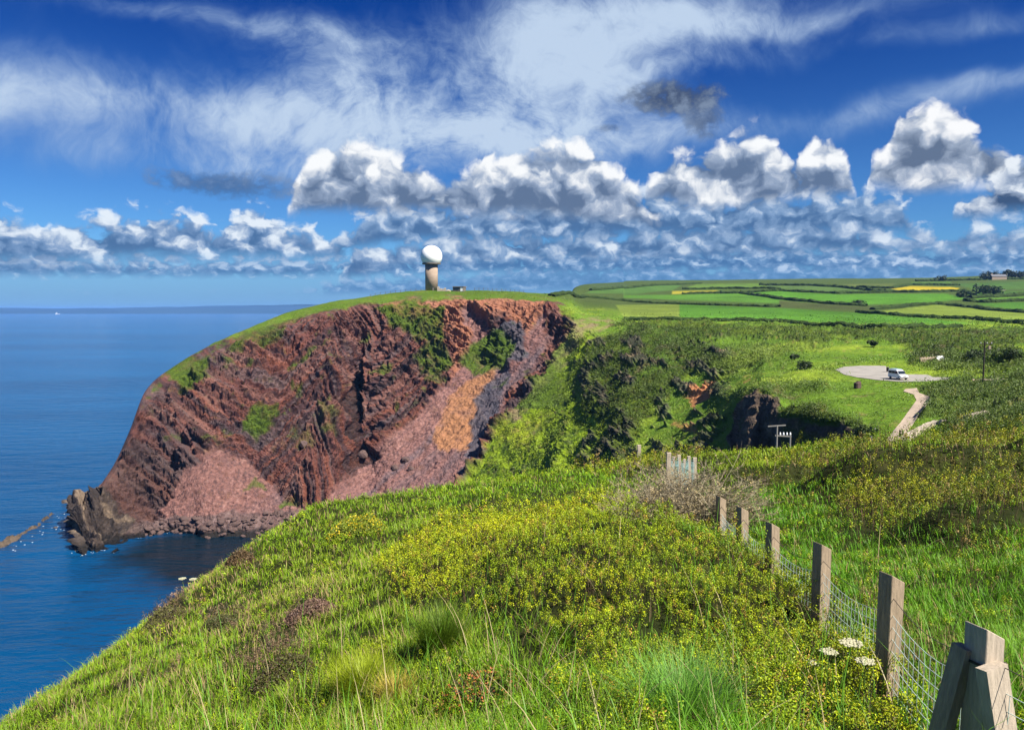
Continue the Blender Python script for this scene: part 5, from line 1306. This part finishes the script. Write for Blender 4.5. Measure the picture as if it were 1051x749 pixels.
# ------------------------------------------------------------------ single plants on the near bank
def twiggy(name, label, cat, px, py, y, w, h, n, seed, col, leafcol=None):
    g = bank_at(px, py) if y is None else Vector(at(px, py, y))
    if y is not None: g.z = float(bank_z(g.x, g.y))
    rng = np.random.default_rng(seed); t = thing(name, label, cat, g); b_parts = []
    roots, tips, wid = [], [], []
    def grow(p, d, L, r, lev):
        q = p + d * L; roots.append(p); tips.append(q); wid.append(r)
        if lev == 0: return
        for _ in range(3 if lev > 1 else 4):
            e = d + rng.normal(size=3) * .75; e[2] = abs(e[2]) * .6 + .12; e /= np.linalg.norm(e); grow(p + d * L * rng.uniform(.4, 1), e, L * rng.uniform(.55, .85), r * .62, lev - 1)
    for _ in range(n):
        a = rng.uniform(0, 6.28); rr = rng.uniform(0, .42) * w; p = np.array([math.cos(a) * rr, math.sin(a) * rr * .7, -.05]); d = np.array([math.cos(a) * rng.uniform(0, .8), math.sin(a) * rng.uniform(0, .6), rng.uniform(.5, 1.1)]); d /= np.linalg.norm(d)
        grow(p, d, h * rng.uniform(.28, .42) * (1 - .5 * rr / w), .012, 4)
    A, B, W = np.array(roots), np.array(tips), np.array(wid)[:, None]
    d = B - A; d /= np.linalg.norm(d, axis=1, keepdims=True); s = np.cross(d, rng.normal(size=d.shape)); s /= np.linalg.norm(s, axis=1, keepdims=True); u = np.cross(d, s)
    k = len(A); V = np.stack([A + s * W, A - s * W * .5 + u * W * .8, A - s * W * .5 - u * W * .8, B + s * W * .7, B - s * W * .35 + u * W * .56, B - s * W * .35 - u * W * .56], 1).reshape(-1, 3)
    Fc = ((np.arange(k) * 6)[:, None, None] + np.array([(0, 1, 4, 3), (1, 2, 5, 4), (2, 0, 3, 5)])[None]).reshape(-1, 4)
    c = np.repeat(np.array(col) * rng.uniform(.5, 1.5, (k, 1)), 6, 0); mesh_np('branches', V, Fc, MAT_DRY, np.clip(c, 0, 1), parent=t)
    if leafcol is not None:
        i = rng.integers(0, k, k); P = A[i] + (B - A)[i] * rng.random((k, 1)); cc = np.array(leafcol) * rng.uniform(.5, 1.5, (k, 1))
        v, f, c2 = leaves(P, rng.normal(size=P.shape), .03 * rng.uniform(.6, 1.5, k), cc, .5, rng); mesh_np('foliage', v, f, MAT_DRY, np.clip(c2, 0, 1), parent=t)
    return t
twiggy('dead_bush', 'large pale dead twiggy bush hiding the fence behind the gorse mound', 'bush', 702, 553, 11.0, 1.3, 1.7, 60, 31, (.29, .245, .165), (.33, .26, .13))
def clump(name, label, cat, px, py, rx, h, n, seed, cols, size, flower=None, group=None):
    g = bank_at(px, py); rng = np.random.default_rng(seed); t = thing(name, label, cat, g, 0, group); r = rx * g.y / F
    a = rng.uniform(0, 6.28, n); rr = np.sqrt(rng.random(n)) * r; P = np.stack([np.cos(a) * rr, np.sin(a) * rr, np.zeros(n)], 1)
    bump = fbm(P + seed, .3, 3, .6, seed % 50); top = h * np.sqrt(np.maximum(1 - (rr / r) ** 2, .02)) * (1 + bump * .7)
    P[:, 2] = top * (1 - .8 * rng.random(n) ** 1.8) + (bank_z(P[:, 0] + g.x, P[:, 1] + g.y) - g.z)
    c = np.where(rng.random((n, 1)) < .5, cols[0], cols[1]) * rng.uniform(.5, 1.5, (n, 1))
    v, f, cc = leaves(P, rng.normal(size=P.shape) * .8 + [.2, -.4, .8], max(size, .0028 * g.y) * rng.uniform(.6, 1.4, n), c, .5, rng)
    mesh_np('foliage', v, f, MAT_SHRUB, np.clip(cc, 0, 1), parent=t)
    if flower is not None:
        k = int(n * flower[1]); i = rng.integers(0, n, k); Q = P[i].copy(); Q[:, 2] = top[i] * rng.uniform(.85, 1.1, k) + (bank_z(Q[:, 0] + g.x, Q[:, 1] + g.y) - g.z)
        v, f, cc = leaves(Q, rng.normal(size=Q.shape) * .6 + [.2, -.5, .8], max(size * .8, .0022 * g.y) * rng.uniform(.7, 1.3, k), np.array(flower[0]) * rng.uniform(.7, 1.2, (k, 1)), .9, rng)
        mesh_np('blossom', v, f, MAT_SHRUB, np.clip(cc, 0, 1), parent=t)
    b = bmesh.new()
    for i in range(14): bar(b, (0, 0, -.03), (math.cos(i * 2.4) * r * .6, math.sin(i * 2.4) * r * .6, h * .55), .008, seg=5)
    part('stems', b, M_WOODDARK, t)
clump('gorse_bush', 'low gorse bush covered in yellow flowers on the left of the bank', 'bush', 366, 549, 33, .42, 5000, 501, [(.13, .18, .015), (.18, .21, .02)], .03, ((.50, .38, .015), .085))
clump('gorse_bush', 'small sprig of yellow flowering gorse near the brink', 'bush', 415, 505, 26, .30, 2500, 502, [(.12, .17, .015), (.18, .2, .02)], .03, ((.42, .36, .03), .06))
clump('heather_clump', 'dark brown heather clump low on the left slope', 'heather', 290, 700, 34, .22, 5000, 503, [(.075, .055, .03), (.09, .10, .02)], .02, None, 'dark heather clumps')
clump('heather_clump', 'purple-brown heather clump higher on the slope above the dark one', 'heather', 318, 634, 28, .20, 3500, 504, [(.13, .075, .055), (.19, .12, .085)], .02, None, 'dark heather clumps')
clump('heather_clump', 'dark clump of heather overhanging the brink at the far left', 'heather', 168, 640, 24, .22, 3500, 505, [(.07, .055, .03), (.12, .12, .03)], .02, None, 'dark heather clumps')
clump('heather_clump', 'small dark clump tucked in the grass left of the purple-brown one', 'heather', 228, 646, 24, .20, 3500, 506, [(.06, .075, .02), (.09, .08, .03)], .02, None, 'dark heather clumps')
clump('heather_clump', 'brown clump on the brink just right of the white flowers', 'heather', 246, 582, 17, .28, 3000, 507, [(.07, .045, .022), (.13, .085, .04)], .02, None, 'dark heather clumps')
clump('sorrel_patch', 'patch of rusty red sorrel stems in the foreground grass', 'plant', 490, 715, 48, .16, 700, 508, [(.30, .10, .03), (.16, .17, .03)], .02)
def tussock(label, px, py, h, r, n, seed, col):
    g = bank_at(px, py); rng = np.random.default_rng(seed); a = rng.uniform(0, 6.28, n); rr = rng.random(n) * r
    R = np.stack([np.cos(a) * rr, np.sin(a) * rr, np.full(n, -.03)], 1); c = np.array(col) * rng.uniform(.55, 1.4, (n, 1))
    v, f, cc = blades(R, h * rng.uniform(.5, 1.1, n), np.full(n, max(.004, .0009 * g.y)), rng.uniform(.2, .9, n), a + rng.normal(size=n) * .6 + .2, c, c * 1.2, 4)
    o = mesh_np('grass_tussock', v, f, MAT_LEAF, np.clip(cc, 0, 1)); o.location = g; tag(o, label, 'grass', 'fine tussocks in the foreground')
tussock('feathery dark green tussock in the middle of the left foreground', 452, 668, .42, .16, 1500, 601, (.10, .17, .012))
tussock('bright yellow-green tussock left of the feathery dark one', 372, 712, .34, .20, 1600, 602, (.24, .30, .012))
tussock('straw yellow tussock between the bright tussock and the sorrel', 405, 722, .26, .10, 600, 603, (.38, .30, .05))
tussock('long pale green tussock at the bottom edge right of centre', 700, 745, .40, .2, 1300, 604, (.14, .30, .05))
def umbel_plant(label, heads, y, size, seed, group=None):
    rng = np.random.default_rng(seed); q = [Vector(at(px, py, y + i * .12)) for i, (px, py) in enumerate(heads)]
    g = Vector((sum(v.x for v in q) / len(q), y, 0)); g.z = float(bank_z(g.x, g.y)); t = thing('flowering_umbel', label, 'flower', g, 0, group)
    for v in q:
        v = v - g; b = bmesh.new(); bar(b, (0, 0, -.05), v * .55 + Vector((0, 0, .02)), .008, seg=6); bar(b, v * .55 + Vector((0, 0, .02)), v - Vector((0, 0, .02)), .006, seg=6)
        for k in range(9):
            a = k * 2.4; e = v + Vector((math.cos(a) * size * .4 * (k / 9) ** .5, math.sin(a) * size * .4 * (k / 9) ** .5, 0)); bar(b, v - Vector((0, 0, .02)), e, .003, seg=4)
        st = part('stem', b, M_STEM, t); b = bmesh.new()
        for k in range(46):
            a = k * 2.4; r = size * .5 * math.sqrt(k / 46); c = v + Vector((math.cos(a) * r, math.sin(a) * r, .012 - r * r * .8 + rng.uniform(-.004, .004)))
            bmesh.ops.create_icosphere(b, subdivisions=1, radius=size * rng.uniform(.06, .10), matrix=Matrix.Translation(c) @ Matrix.Diagonal((1, 1, .5, 1)))
        part('flower_head', b, M_UMBEL, t)
umbel_plant('cream umbel flower standing highest, left of the second fence post', [(873, 661)], 4.3, .125, 1, 'cream umbels by the fence')
umbel_plant('cream umbel flower left of and lower than the highest umbel', [(851, 670)], 4.3, .10, 2, 'cream umbels by the fence')
umbel_plant('cream umbel flower closest to the second fence post', [(888, 680)], 4.1, .10, 3, 'cream umbels by the fence')
umbel_plant('small cream umbel lowest and farthest from the fence post', [(834, 681)], 4.3, .08, 4, 'cream umbels by the fence')
umbel_plant('two white flower heads against the sea on the brink at the left', [(187, 594), (198, 594.5)], 13.6, .13, 5)

# ------------------------------------------------------------------ air
def build_haze():
    b = bmesh.new(); S = 46500; bx(b, (0, 0, (160 - 8) / 2), (2 * S, 2 * S, 160 + 8))
    m = bpy.data.materials.new('air'); m.use_nodes = True; nt = m.node_tree; nt.nodes.remove(nt.nodes['Principled BSDF'])
    v = nt.nodes.new('ShaderNodeVolumePrincipled'); v.inputs['Color'].default_value = (.20, .46, 1.0, 1); v.inputs['Density'].default_value = HAZE; v.inputs['Anisotropy'].default_value = .0
    nt.links.new(v.outputs[0], nt.nodes['Material Output'].inputs['Volume'])
    o = part('haze', b, m); o['kind'] = 'stuff'
HAZE = 4.2e-5
if HAZE: build_haze()
